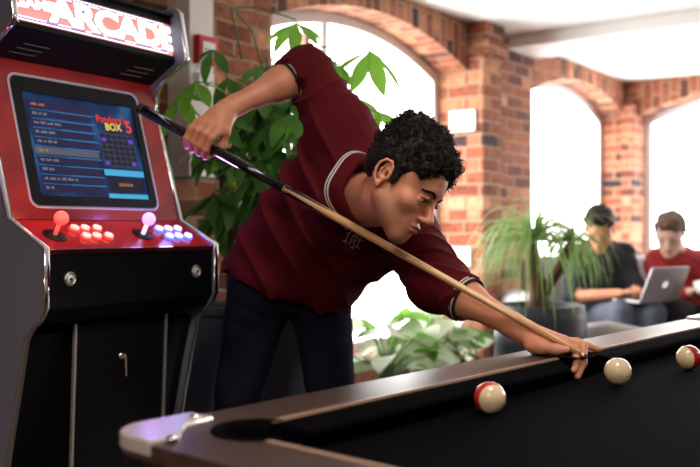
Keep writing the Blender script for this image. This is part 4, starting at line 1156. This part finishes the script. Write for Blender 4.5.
def torso(fd, m):     # m: margin beyond the body
    # upper trunk
    fd.cap(shR, shL, .072 + m, .068 + m, .04)
    fd.cap(nb + Vector((-.01, .04, .0)), pel + Vector((0, -.02, .04)), .090 + m, .108 + m, .07)
    fd.cap(shR + Vector((-.02, .03, -.05)), push((-.235, 2.53, 1.03), 2.67), .078 + m, .085 + m, .06)
    fd.cap(shL + Vector((-.03, .05, .0)), push((-.085, 2.50, 1.01), 2.62), .070 + m, .088 + m, .06)
    fd.ell(push((.020, 2.24, 1.165), 2.40), (.10 + m, .085 + m, .10 + m), .07)
    fd.cap(push((-.235, 2.56, .97), 2.68), push((-.095, 2.60, .96), 2.70), .098 + m, .098 + m, .05)
def upper_arm_R(fd, m): fd.cap(shR, elR, .060 + m, .046 + m, .04)
def upper_arm_L(fd, m): fd.cap(shL, elL, .058 + m, .048 + m, .04)

body = Field()
torso(body, -.005); upper_arm_R(body, 0); upper_arm_L(body, 0)
body.chain([hipR, kneeR, ankR], [.085, .052, .036], .03); body.chain([hipL, kneeL, ankL], [.085, .052, .036], .03)
for a in (ankR, ankL): body.cap(a + Vector((0, .03, -.04)), a + Vector((.03, -.12, -.055)), .035, .028, .03)
# forearms
def forearm(el, wr, r0, r1, bulge, side):
    d = (wr - el); body.cap(el, el + d * .35, r0, bulge, .02); body.cap(el + d * .30, wr - d * .08, bulge, r1, .03); body.cap(wr - d * .10, wr, r1, r1 * .98, .02)
forearm(elR, wrR, .042, .026, .043, 1); body.ell(elR + Vector((.0, .02, .012)), (.034, .034, .034), .03)
forearm(elL, wrL, .043, .026, .042, 1)
# neck
body.cap(push((.025, 2.20, 1.175), 2.31), push((.075, 2.045, 1.165), 2.13), .064, .058, .04)
body.cap(push((.045, 2.145, 1.14), 2.25), push((.112, 1.985, 1.148), 2.07), .036, .032, .03)
head_into(body, MH, HS)
# left hand: a bridge on the rail
def finger(pts, rs, k=.005): body.chain([Vector(p) for p in pts], rs, k)
iM, mM, rM, pM = Vector((.476, 2.017, .838)), Vector((.484, 2.040, .844)), Vector((.482, 2.062, .841)), Vector((.470, 2.084, .835))
for M_, rr in ((iM, .0135), (mM, .0135), (rM, .0130), (pM, .0120)):
    body.cap(wrL + (M_ - wrL) * .12 + Vector((0, 0, -.004)), M_, .0215, rr, .016)
body.ell(Vector((.432, 2.035, .838)), (.034, .026, .017), .02)
finger([iM, (.502, 1.997, .831), (.499, 1.978, .806), (.490, 1.968, .789)], [.0115, .0098, .0086, .0072])
finger([mM, (.522, 2.012, .836), (.515, 1.985, .803), (.499, 1.972, .774)], [.0115, .0100, .0088, .0072])
finger([rM, (.520, 2.062, .839), (.545, 2.055, .830), (.566, 2.048, .8235)], [.0112, .0096, .0084, .0070])
finger([pM, (.500, 2.094, .835), (.520, 2.092, .829), (.538, 2.088, .8235)], [.0105, .0088, .0078, .0066])
finger([wrL + Vector((.012, -.016, -.008)), (.428, 2.008, .834), (.455, 1.984, .832), (.474, 1.972, .833)], [.018, .0150, .0112, .0085], .010)
body.ell(Vector((.420, 2.020, .835)), (.028, .018, .017), .014)
# right hand: closed round the butt of the cue
t_ = .166; Cc = CB + (CT - CB) * t_; d_ = CDIR; e1 = (Vector((0, 0, 1)) - d_ * d_.z).normalized(); e2 = d_.cross(e1); e2 = e2 if e2.y < 0 else -e2
def H(a, b, c): return Cc + d_ * a + e1 * b + e2 * c
mcp = []
for i, a in enumerate((.033, .011, -.011, -.031)):        # index is nearest the tip
    s_ = (1, 1.05, 1, .86)[i]; M_ = H(a * .92, .046 + (.0, .003, .002, -.004)[i], -.002); mcp.append(M_)
    r0 = (.0112, .0115, .0110, .0098)[i]
    finger([M_, H(a, .026 * s_, .0245), H(a + .001, -.006, .0265), H(a + .001, -.024, .012), H(a, -.0255, -.003)], [r0 * 1.08, r0, r0 * .92, r0 * .84, r0 * .75], .0045)
    body.cap(wrR + (M_ - wrR) * .15, M_, .0215, .0135, .016)
body.ell((wrR + Cc + e1 * .05) / 2 + Vector((-.002, 0, -.004)), (.028, .028, .028), .02)
finger([wrR + Vector((.004, -.006, -.016)), H(.036, .050, -.024), H(.046, .014, -.026), H(.040, -.012, -.014)], [.018, .0145, .0110, .0088], .009)

H1 = .0026
pos, F_ = body.mesh(H1, (-.52, 1.90, .0), (.62, 3.0, 1.66))
pos = relax(pos, F_, 1, .35)
bo = np_mesh('body', pos - np.array(PO), F_, M_skin, player)
ti, sb = face_tint(pos, MH, HS, .40); 
# knuckles a touch redder
set_tint(bo, ti, sb)
ex = eyes(bo, MH, HS, (0.05, -.45))
for mb, m in ex: mb.v = [tuple(Vector(v) - PO) for v in mb.v]
join_into(bo, ex)
brow_mesh(MH, HS, M_hair, player)

# hair
hair = Field(); hair.T = MH @ Matrix.Scale(HS, 4)
hair.ell((0, -.018, .048), (.085, .099, .091), 0)
hair.ell((0, .046, .094), (.056, .046, .034), .03)
hair.ell((0, -.035, .110), (.062, .070, .045), .03)
for x in (-1, 1):
    hair.ell((x * .060, .048, .066), (.020, .030, .026), .02)
    hair.cap((x * .0725, .016, .030), (x * .0740, .018, -.012), .0085, .0050, .012)
hair.ell((0, -.064, .0), (.052, .034, .040), .03)
hair.ell((0, .126, -.020), (.088, .066, .072), .008, op=-1)
hair.ell((0, .062, -.062), (.120, .062, .062), .012, op=-1)
for x in (-1, 1): hair.ell((x * .088, -.008, -.022), (.019, .019, .030), .006, op=-1)
hair.T = None
hair.cut(MH @ Vector((0, -.09, -.034)), MH.to_3x3() @ Vector((0, -.25, -1)), .01)
Mi = np.array((MH).inverted())
def hwarp(p):
    q = p @ Mi[:3, :3].T + Mi[:3, 3]
    top = np.clip((q[:, 2] + .01) / .08, 0, 1)
    return -(vnoise(p, 55, 1) * .0065 + vnoise(p, 120, 2) * .0042) * (.25 + top) 
hair.warp = hwarp
hp, hF = hair.mesh(.0030, (-.06, 1.88, 1.03), (.34, 2.30, 1.45))
ho = np_mesh('hair', hp - np.array(PO), hF, M_hair, player)
# curls: short twisted locks standing off the cap
me = ho.data; rr_ = random.Random(9); cb = MB(); polys = me.polygons; inv = MH.inverted()
for k in range(2600):
    p = polys[rr_.randrange(len(polys))]; c = p.center + PO; n_ = p.normal.copy(); q = inv @ c
    if q.z < .015 and rr_.random() < .8: continue
    n_ = n_.normalized()
    Lk = (.008 if q.z > .05 else .004) * rr_.uniform(.6, 1.5)
    t = n_.orthogonal().normalized(); t = Matrix.Rotation(rr_.uniform(0, 6.28), 3, n_) @ t; b_ = n_.cross(t)
    cr_ = Lk * rr_.uniform(.35, .6); ph = rr_.uniform(.6, 1.6); pts = []
    for j in range(6):
        a = j / 5 * PI * ph; pts.append(c - PO + n_ * (Lk * math.sin(a * .8) * .95 - .002) + t * (cr_ * (1 - math.cos(a))) + b_ * (Lk * .25 * j / 5))
    cb.tube(pts, [.0012, .0013, .0012, .001, .0008, .0004], 4, cap=False)
kb = cb.build('hair_curls', M_hair, ho, weld=False)

# shirt
M_shirt = mat('maroon_cotton_pique', (.092, .0045, .0085), .85, spec=.15, sheen=.0, bump=(700, .35, .0008))
M_stripe = mat('white_knit_stripe', (.68, .62, .60), .8); M_navy = mat('black_knit_band', (.012, .010, .016), .8)
M_logo = mat('white_embroidery', (.72, .68, .66), .8)
cuffR_at = elR.lerp(wrR, .13); cuffL_at = elL.lerp(wrL, .20)
sh = Field(); torso(sh, .016); upper_arm_R(sh, .024); upper_arm_L(sh, .020)
sh.cap(elR, elR.lerp(wrR, .22), .060, .056, .035); sh.ell(elR + Vector((0, .02, .0)), (.052, .05, .052), .03)
sh.cap(elL, elL.lerp(wrL, .36), .062, .053, .035)
# loose cloth: hem flare and the drape hanging from the chest
sh.cap(push((-.232, 2.53, .985), 2.66), push((-.045, 2.53, .955), 2.64), .098, .092, .05)
sh.cap(push((-.01, 2.46, .985), 2.56), push((.02, 2.40, 1.02), 2.5), .055, .055, .06)
sh.cut(elR.lerp(wrR, .23), wrR - elR, .0, .088); sh.cut(elL.lerp(wrL, .355), wrL - elL, .0, .13)
HN = Vector((-.34, .10, -.92)); hemp = push((-.165, 2.47, .915), 2.6)
sh.cut(hemp, HN, .0)
sh.ell(push((.072, 2.105, 1.178), 2.20), (.078, .085, .076), .012, op=-1)      # neck opening
spine = (nb - pel).normalized()
def ridge(p, d, f, seed, wf=6, wa=.035):
    ph = (p @ A(d)) + vnoise(p, wf, seed) * wa
    return (1 - np.abs(np.sin(ph * f * PI))) ** 2
def swarp(p):
    aR = A(shR); bR = A(elR); ab = bR - aR; t = ((p - aR) @ ab) / (ab @ ab); dR = np.linalg.norm(p - aR - np.clip(t, 0, 1.3)[:, None] * ab, axis=1)
    mR = np.clip(1.9 - dR / .09, 0, 1) * np.clip(t * 2, 0, 1)
    aL = A(shL); bL = A(elL); ab2 = bL - aL; t2 = ((p - aL) @ ab2) / (ab2 @ ab2); dL = np.linalg.norm(p - aL - np.clip(t2, 0, 1.4)[:, None] * ab2, axis=1)
    mL = np.clip(1.9 - dL / .09, 0, 1) * np.clip(t2 * 2, 0, 1)
    mt = np.clip(1 - mR - mL, 0, 1)
    w = ridge(p, (shR - elR).normalized() + Vector((0, .5, 0)), 17, 3) * mR * .010 + ridge(p, (shL - elL).normalized() + Vector((.4, 0, 0)), 17, 4) * mL * .009
    # long pulls from the right armpit to the hip
    dn = Vector((.62, -.1, .35)).normalized()
    side = np.clip(((-.02) - p[:, 0]) / .10, 0, 1)
    w += ridge(p, dn, 10, 5, 4, .06) * mt * (.006 + .013 * side)
    w += vnoise(p, 11, 6) * .011 * mt + vnoise(p, 32, 8) * .002
    return -np.minimum(w, .022)
sh.warp = swarp
sp_, sF = sh.mesh(.0038, (-.46, 1.98, .76), (.42, 2.92, 1.70))
so = np_mesh('polo_shirt', sp_ - np.array(PO), sF, M_shirt, player)
def cuff(c, axis, r, w, name='cuff'):
    q = axis.normalized().to_track_quat('Z', 'Y').to_matrix().to_4x4(); T = Matrix.Translation(c - PO) @ q
    o = None
    for a, b_, m, dr in ((-.022, -.012, M_shirt, 0), (-.012, -.008, M_stripe, .0004), (-.008, -.004, M_navy, 0), (-.004, 0, M_stripe, .0004), (0, .006, M_navy, -.0003)):
        mb = MB(); mb.lathe([(r - .004, a), (r + dr, a), (r + dr, b_), (r - .004, b_), (r - .004, a)], 40, T, closed=True)
        if o is None: o = mb.build(name, m, player, weld=True)
        else: mb.build('cuff_stripe', m, o)
cuff(elR.lerp(wrR, .235), wrR - elR, .0580, 0); cuff(elL.lerp(wrL, .37), wrL - elL, .0560, 0)
# collar: a folded band round the neck
def collar():
    ax = Vector((.50, -.82, -.06)).normalized()     # direction of the neck
    c0 = push((.040, 2.150, 1.185), 2.255); u = Vector((0, 0, 1)); u = (u - ax * u.dot(ax)).normalized(); v = ax.cross(u)
    n = 44; rows = [(-.001, .000, 0), (.012, .016, 0), (.020, .014, 0), (.026, -.002, 0), (.032, -.020, 0), (.0335, -.026, 1), (.0345, -.030, 2), (.036, -.034, 1), (.0365, -.037, 2)]
    vs = []; fs = []; mi = []
    for i in range(n + 1):
        a = -PI * .86 + 2 * PI * .86 * i / n             # open at the throat
        d = u * math.cos(a) + v * math.sin(a)
        op = abs(i / n - .5) * 2
        for (ro, al, _) in rows:
            vs.append(c0 + d * (.066 + ro + .004 * math.sin(5 * a)) + ax * (al + .018 * op ** 3) - PO)
    k = len(rows)
    for i in range(n):
        for j in range(k - 1): fs.append((i*k+j, i*k+j+1, (i+1)*k+j+1, (i+1)*k+j)); mi.append(rows[j + 1][2])
    mb = MB(); mb.smooth = True
    for f, m in zip(fs, mi): pass
    mb.add(vs, fs); mb.m = mi
    o = mb.build('collar', [M_shirt, M_stripe, M_navy], player)
    md = o.modifiers.new('thick', 'SOLIDIFY'); md.thickness = .0022
    return o
collar()
# chest monogram, laid on the cloth
bv = BVHTree.FromPolygons([tuple(p) for p in sp_], [tuple(f) for f in sF])
c_ = P(355, 238, 2.05); mono = MB()
def stroke(pts, w):
    """a stroke given in photograph pixels round the chest mark, dropped on the cloth along the view of the chest"""
    out = []
    for i in range(len(pts) - 1):
        for j in range(6):
            t = j / 6; out.append((pts[i][0] * (1 - t) + pts[i+1][0] * t, pts[i][1] * (1 - t) + pts[i+1][1] * t))
    out.append(pts[-1]); hit = []
    for x, y in out:
        o_ = Vector((0, 0, CAMH)); d = (P(x, y, 2.0) - o_).normalized(); h, n_, _, _ = bv.ray_cast(o_, d)
        if h is not None: hit.append(h + n_ * .0012 - PO)
    if len(hit) > 1: mono.tube(hit, w, 6)
stroke([(347, 234), (352, 231)], .0011); stroke([(349.5, 233), (345, 241)], .0012); stroke([(343, 240), (347.5, 243)], .0010)
stroke([(353, 235), (349, 245)], .0013); stroke([(353, 235), (358, 236), (358, 240), (352, 241)], .0011); stroke([(356, 233), (353, 247)], .0011)
stroke([(361, 237), (357, 246)], .0013); stroke([(359, 240), (364, 241)], .0010); stroke([(355, 246), (360, 248)], .0010); stroke([(350, 247), (354, 248)], .0010)
if mono.v: mono.build('chest_monogram', M_logo, so)
# jeans
M_jean = mat('dark_indigo_denim', (.0045, .005, .012), .9, spec=.1, noise=(5, (.015, .018, .034)), bump=(500, .5, .001))
tr_ = Field()
tr_.cap(push((-.235, 2.56, .95), 2.68), push((-.095, 2.60, .945), 2.70), .104, .106, .05)
tr_.chain([hipR + Vector((0, 0, -.02)), kneeR, ankR], [.098, .064, .056], .03); tr_.chain([hipL + Vector((.0, 0, -.02)), kneeL, ankL], [.096, .062, .056], .03)
tr_.cut(Vector((-.18, 2.70, 1.075)), Vector((-.1, 0, 1)), 0)
for a in (ankR, ankL): tr_.cut(a + Vector((0, 0, -.02)), Vector((0, 0, -1)), 0)
body.T = None
def jwarp(p):
    kn = np.exp(-((p[:, 2] - .50) / .13) ** 2) + np.exp(-((p[:, 2] - .17) / .10) ** 2) + .6 * np.exp(-((p[:, 2] - .86) / .08) ** 2)
    return ridge(p, Vector((.3, .2, 1)), 13, 12, 7, .05) * .007 * kn + vnoise(p, 12, 14) * .004 + vnoise(p, 34, 15) * .0015
tr_.warp = jwarp
jp, jF = tr_.mesh(.005, (-.54, 2.46, .03), (.14, 3.02, 1.12))
jo = np_mesh('jeans', jp - np.array(PO), jF, M_jean, player)
M_shoe = mat('black_shoe_leather', (.015, .013, .013), .4); M_sole = mat('pale_rubber_sole', (.4, .38, .35), .7)
for nm, a, yaw in (('shoe', ankR, .25), ('shoe', ankL, .35)):
    f_ = Field(); f_.T = Matrix.Translation(Vector((a.x, a.y, 0))) @ Matrix.Rotation(yaw, 4, 'Z')
    f_.ell((0, .045, .052), (.040, .050, .050), 0); f_.cap((0, .03, .045), (0, -.13, .034), .042, .040, .03); f_.ell((0, -.155, .030), (.046, .05, .028), .03); f_.cap((0, .03, .06), (0, .02, .10), .040, .043, .02)
    f_.T = None; f_.cut(Vector((0, 0, .012)), Vector((0, 0, -1)), 0); f_.cut(Vector((0, 0, .118)), Vector((0, 0, 1)), 0)
    p_, q_ = f_.mesh(.005, (a.x - .2, a.y - .3, -.02), (a.x + .2, a.y + .2, .16)); s_o = np_mesh(nm, p_ - np.array(PO), q_, M_shoe, player)
    mb = MB(); T = Matrix.Translation(Vector((a.x, a.y, 0)) - PO) @ Matrix.Rotation(yaw, 4, 'Z')
    ol = [(.046 * math.sin(i * PI / 12) * (1 if i < 12 else 1), 0) for i in range(1)]
    ring_ = [((.043 + .006 * (math.sin(t_a) < -.3)) * math.cos(t_a), -.055 + .145 * math.sin(t_a)) for t_a in [2 * PI * i / 28 for i in range(28)]]
    mb.prism(ring_, 'z', 0, .018, T); mb.build('sole', M_sole, s_o)

# ---- two people on the sofa
def sitter(label, base, headM, hs, nb, pel, shr, shl, elr, wrr, ell_, wrl, hr, hl, kr, kl, ar, al, skin, hairm, topm, botm, hairfn, sleeve, topname, kids=None):
    root = empty('person', base); tag(root, label, 'person'); O_ = Vector(base)
    V3 = lambda *a: Vector(a)
    b = Field()
    def tor(fd, m):
        fd.cap(shr, shl, .062 + m, .062 + m, .04); fd.cap(nb + V3(0, .03, -.06), pel + V3(0, 0, .05), .095 + m, .105 + m, .06)
        fd.cap(shr + V3(.03, 0, -.08), hr + V3(.02, 0, .12), .07 + m, .08 + m, .06); fd.cap(shl + V3(-.03, 0, -.08), hl + V3(-.02, 0, .12), .07 + m, .08 + m, .06)
    tor(b, 0); b.chain([hr, kr, ar], [.085, .055, .038], .03); b.chain([hl, kl, al], [.085, .055, .038], .03)
    b.chain([shr, elr, wrr], [.050, .040, .026], .03); b.chain([shl, ell_, wrl], [.050, .040, .026], .03)
    b.cap(nb, headM @ V3(0, -.03, -.06), .052, .050, .03); head_into(b, headM, hs, False)
    for w_, e_, sg in ((wrr, elr, 1), (wrl, ell_, -1)):
        d = (w_ - e_).normalized(); sd = d.cross(V3(0, 0, 1)).normalized(); dn = V3(0, 0, -1)
        pc = w_ + d * .05; b.ell(pc, (.032, .032, .018), .02)
        for i in range(4):
            o_ = sd * (.027 - .018 * i); a_ = pc + o_ + d * .025; b.chain([a_, a_ + d * .030 + dn * .006, a_ + d * .045 + dn * .024], [.010, .009, .007], .004)
        b.chain([w_ + sd * sg * .02 + d * .015, w_ + sd * sg * .045 + d * .045, w_ + sd * sg * .040 + d * .075], [.014, .011, .009], .006)
    lo = [min(v[i] for v in (pel, shr, shl, elr, ell_, kr, kl, ar, al, wrr, wrl, headM.translation)) - .22 for i in range(3)]; hi = [max(v[i] for v in (pel, shr, shl, elr, ell_, kr, kl, ar, al, headM.translation)) + .22 for i in range(3)]
    p, f = b.mesh(.0055, lo, hi); bo = np_mesh('body', p - np.array(O_), f, skin, root); ti, sb = face_tint(p, headM, hs, 0); set_tint(bo, ti, sb)
    ex = eyes(bo, headM, hs, (0, -.5))
    for mb, m in ex: mb.v = [tuple(Vector(v) - O_) for v in mb.v]
    join_into(bo, ex)
    t = Field(); tor(t, .018); t.cap(shr, elr, .066, .056, .04); t.cap(shl, ell_, .066, .056, .04)
    if sleeve > .5: t.cap(elr, wrr, .056, .042, .03); t.cap(ell_, wrl, .056, .042, .03); 
    else:
        pass
    t.cap(elr, elr.lerp(wrr, .15), .056, .052, .03); t.cap(ell_, ell_.lerp(wrl, .15), .056, .052, .03)
    t.cut(elr.lerp(wrr, .9 if sleeve > .5 else .12), wrr - elr, 0, .12); t.cut(ell_.lerp(wrl, .9 if sleeve > .5 else .12), wrl - ell_, 0, .12)
    t.ell(nb + V3(0, -.035, .035), (.058, .06, .055), .01, op=-1)
    t.warp = lambda q: ridge(q, Vector((.5, .1, 1)), 9, 3, 5, .05) * .008 + vnoise(q, 10, 2) * .006
    p, f = t.mesh(.007, lo, hi); np_mesh(topname, p - np.array(O_), f, topm, root)
    j = Field(); j.cap(hr, hl, .105, .105, .04); j.chain([hr, kr, ar], [.105, .078, .06], .03); j.chain([hl, kl, al], [.105, .078, .06], .03)
    j.cut(ar + V3(0, 0, -.03), V3(0, 0, -1), 0); j.warp = lambda q: ridge(q, Vector((.3, 1, .3)), 9, 5, 6, .05) * .006 + vnoise(q, 12, 4) * .004
    p, f = j.mesh(.008, lo, hi); np_mesh('trousers', p - np.array(O_), f, botm, root)
    h = Field(); h.T = headM @ Matrix.Scale(hs, 4); hairfn(h); h.T = None
    h.warp = lambda q: -vnoise(q, 45, 1) * .009 - vnoise(q, 90, 2) * .004
    p, f = h.mesh(.005, [headM.translation[i] - .22 for i in range(3)], [headM.translation[i] + .22 for i in range(3)])
    np_mesh('hair', p - np.array(O_), f, hairm, root)
    for a in (ar, al):
        f_ = Field(); f_.T = Matrix.Translation((a.x, a.y, 0)); f_.cap((0, .03, .045), (0, -.13, .034), .042, .040, .03); f_.ell((0, -.155, .030), (.046, .05, .028), .03); f_.cap((0, .02, .05), (0, .02, .10), .04, .043, .02)
        f_.T = None; f_.cut(Vector((0, 0, .004)), Vector((0, 0, -1)), 0)
        p, f = f_.mesh(.007, (a.x - .2, a.y - .3, -.02), (a.x + .2, a.y + .2, .2)); np_mesh('shoe', p - np.array(O_), f, M_shoe, root)
    return root
def hair_short(h):
    h.ell((0, -.022, .052), (.086, .104, .088), 0); h.ell((0, .045, .100), (.060, .050, .034), .03); h.ell((0, -.075, -.02), (.055, .038, .045), .03)
    h.ell((0, .116, -.010), (.090, .066, .074), .008, op=-1); h.ell((0, .062, -.062), (.120, .062, .062), .012, op=-1)
    for x in (-1, 1): h.ell((x * .085, -.008, -.016), (.022, .0205, .036), .008, op=-1)
def hair_bob(h):
    h.ell((0, -.020, .050), (.092, .106, .088), 0); h.ell((0, -.055, -.015), (.078, .062, .060), .03)
    for x in (-1, 1): h.cap((x * .076, .010, .05), (x * .080, .0, -.025), .020, .018, .02)
    h.ell((0, .112, -.022), (.074, .066, .080), .008, op=-1); h.ell((0, .07, -.085), (.120, .075, .062), .012, op=-1)
M_navyshirt = mat('dark_navy_polo_cloth', (.014, .016, .028), .8, bump=(300, .3, .001)); M_bluejean = mat('washed_blue_denim', (.07, .09, .13), .85, noise=(7, (.12, .14, .18)), bump=(300, .4, .001))
M_redknit = mat('red_knit', (.42, .030, .035), .85, noise=(60, (.30, .018, .022)), bump=(150, .6, .003)); M_blackj = mat('black_denim', (.008, .008, .010), .85)
V = Vector
H1_ = head_frame((1.440, 5.20, 1.090), (-.25, -.80, -.50), (-.15, -.45, .85))
s1 = sitter('man in dark navy polo and blue jeans sitting on the sofa behind the palm', (1.48, 5.40, 0), H1_, 1.0,
    V((1.49, 5.36, 1.00)), V((1.48, 5.47, .53)), V((1.33, 5.36, .93)), V((1.635, 5.40, .935)), V((1.30, 5.22, .70)), V((1.50, 5.03, .735)), V((1.695, 5.27, .70)), V((1.60, 5.03, .745)),
    V((1.39, 5.43, .53)), V((1.58, 5.43, .53)), V((1.50, 4.98, .625)), V((1.665, 4.97, .62)), V((1.46, 4.90, .10)), V((1.66, 4.88, .10)), M_skin, M_hair, M_navyshirt, M_bluejean, hair_short, 0, 'polo_shirt')
H2_ = head_frame((1.850, 5.20, 1.058), (-.42, -.80, -.38), (-.15, -.35, .90))
s2 = sitter('person with short brown hair in a red top at the right end of the sofa', (1.95, 5.42, 0), H2_, .98,
    V((1.935, 5.34, .965)), V((1.97, 5.47, .53)), V((1.825, 5.34, .895)), V((2.10, 5.38, .895)), V((1.835, 5.20, .70)), V((1.92, 5.06, .74)), V((2.16, 5.20, .68)), V((2.02, 5.00, .735)),
    V((1.89, 5.43, .53)), V((2.07, 5.43, .53)), V((1.83, 4.98, .62)), V((2.06, 4.97, .61)), V((1.84, 4.90, .10)), V((2.08, 4.88, .10)), M_skinp, M_hairb, M_redknit, M_blackj, hair_short, 1, 'knitted_top')
# laptop
M_alu = mat('brushed_aluminium', (.50, .48, .50), .45, metal=.5); M_apple = mat('white_lid_mark', (.95, .95, .97), .3, emit=(1, 1, 1), es=.6); M_keys = mat('laptop_keys', (.02, .02, .02), .6)
lp = empty('laptop', (1.69, 4.93, .692), rz=.5); tag(lp, 'open silver laptop with white mark on its lid, before the person in red', 'laptop')
mb = MB(); mb.box(-.145, .145, 0, .20, 0, .014); mb.build('base', M_alu, lp, bevel=.004)
mb = MB(); mb.box(-.13, .13, .03, .12, .014, .0152); mb.build('keyboard', M_keys, lp)


LT = Matrix.Translation((.0, .0, .012)) @ Matrix.Rotation(math.radians(25), 4, 'X')
mb = MB(); mb.prism([(p[0], p[1]) for p in rounded(-.145, .145, 0, .205, .012)], 'y', -.0065, 0); mb.v = [tuple(LT @ Vector(v)) for v in mb.v]; lid = mb.build('lid', M_alu, lp)
mb = MB(); mb.box(-.135, .135, .0002, .0012, .012, .195); mb.v = [tuple(LT @ Vector(v)) for v in mb.v]; mb.build('display', M_keys, lid)
ap = []
for i in range(36):     # fruit outline with a dent on top and a bite at its right side
    a = 2 * PI * i / 36; r = .0205 * (1 + .05 * math.cos(2 * a)) * (1 - .20 * math.exp(-((a - PI/2) / .28) ** 2)) * (1 - .07 * math.exp(-((a - 1.5 * PI) / .25) ** 2))
    x, z = r * .92 * math.cos(a), r * math.sin(a)
    bx, bz = .0245, .003; dd = math.hypot(x - bx, z - bz)
    if dd < .0095: x, z = bx + (x - bx) / dd * .0095, bz + (z - bz) / dd * .0095
    ap.append((x, z + .100))
mb = MB(); mb.prism(ap, 'y', -.0072, -.0064)
lf = [(.001 + .0045 * math.sin(t) , .1245 + .0075 * t / PI - (.0) ) for t in [PI * i / 6 for i in range(7)]]
lf = [(.0, .122), (.004, .1235), (.0065, .128), (.0070, .132), (.0030, .1305), (.0005, .127)]
mb.prism(lf, 'y', -.0072, -.0064); mb.v = [tuple(LT @ Vector(v)) for v in mb.v]; mb.build('lid_mark', M_apple, lid)
# pale notebook held by the person in red
nbk = empty('notebook', (2.03, 4.97, .795), rz=-.3); nbk.rotation_euler = (.35, -.30, -.3); tag(nbk, 'pale open notebook held by the person in red', 'notebook')
mb = MB(); mb.box(-.12, .12, -.08, .08, 0, .004); mb.build('cover', M_white, nbk, bevel=.001)
mb = MB(); mb.box(-.115, .115, -.075, .075, .004, .014); mb.build('pages', mat('paper', (.8, .8, .8), .8), nbk)
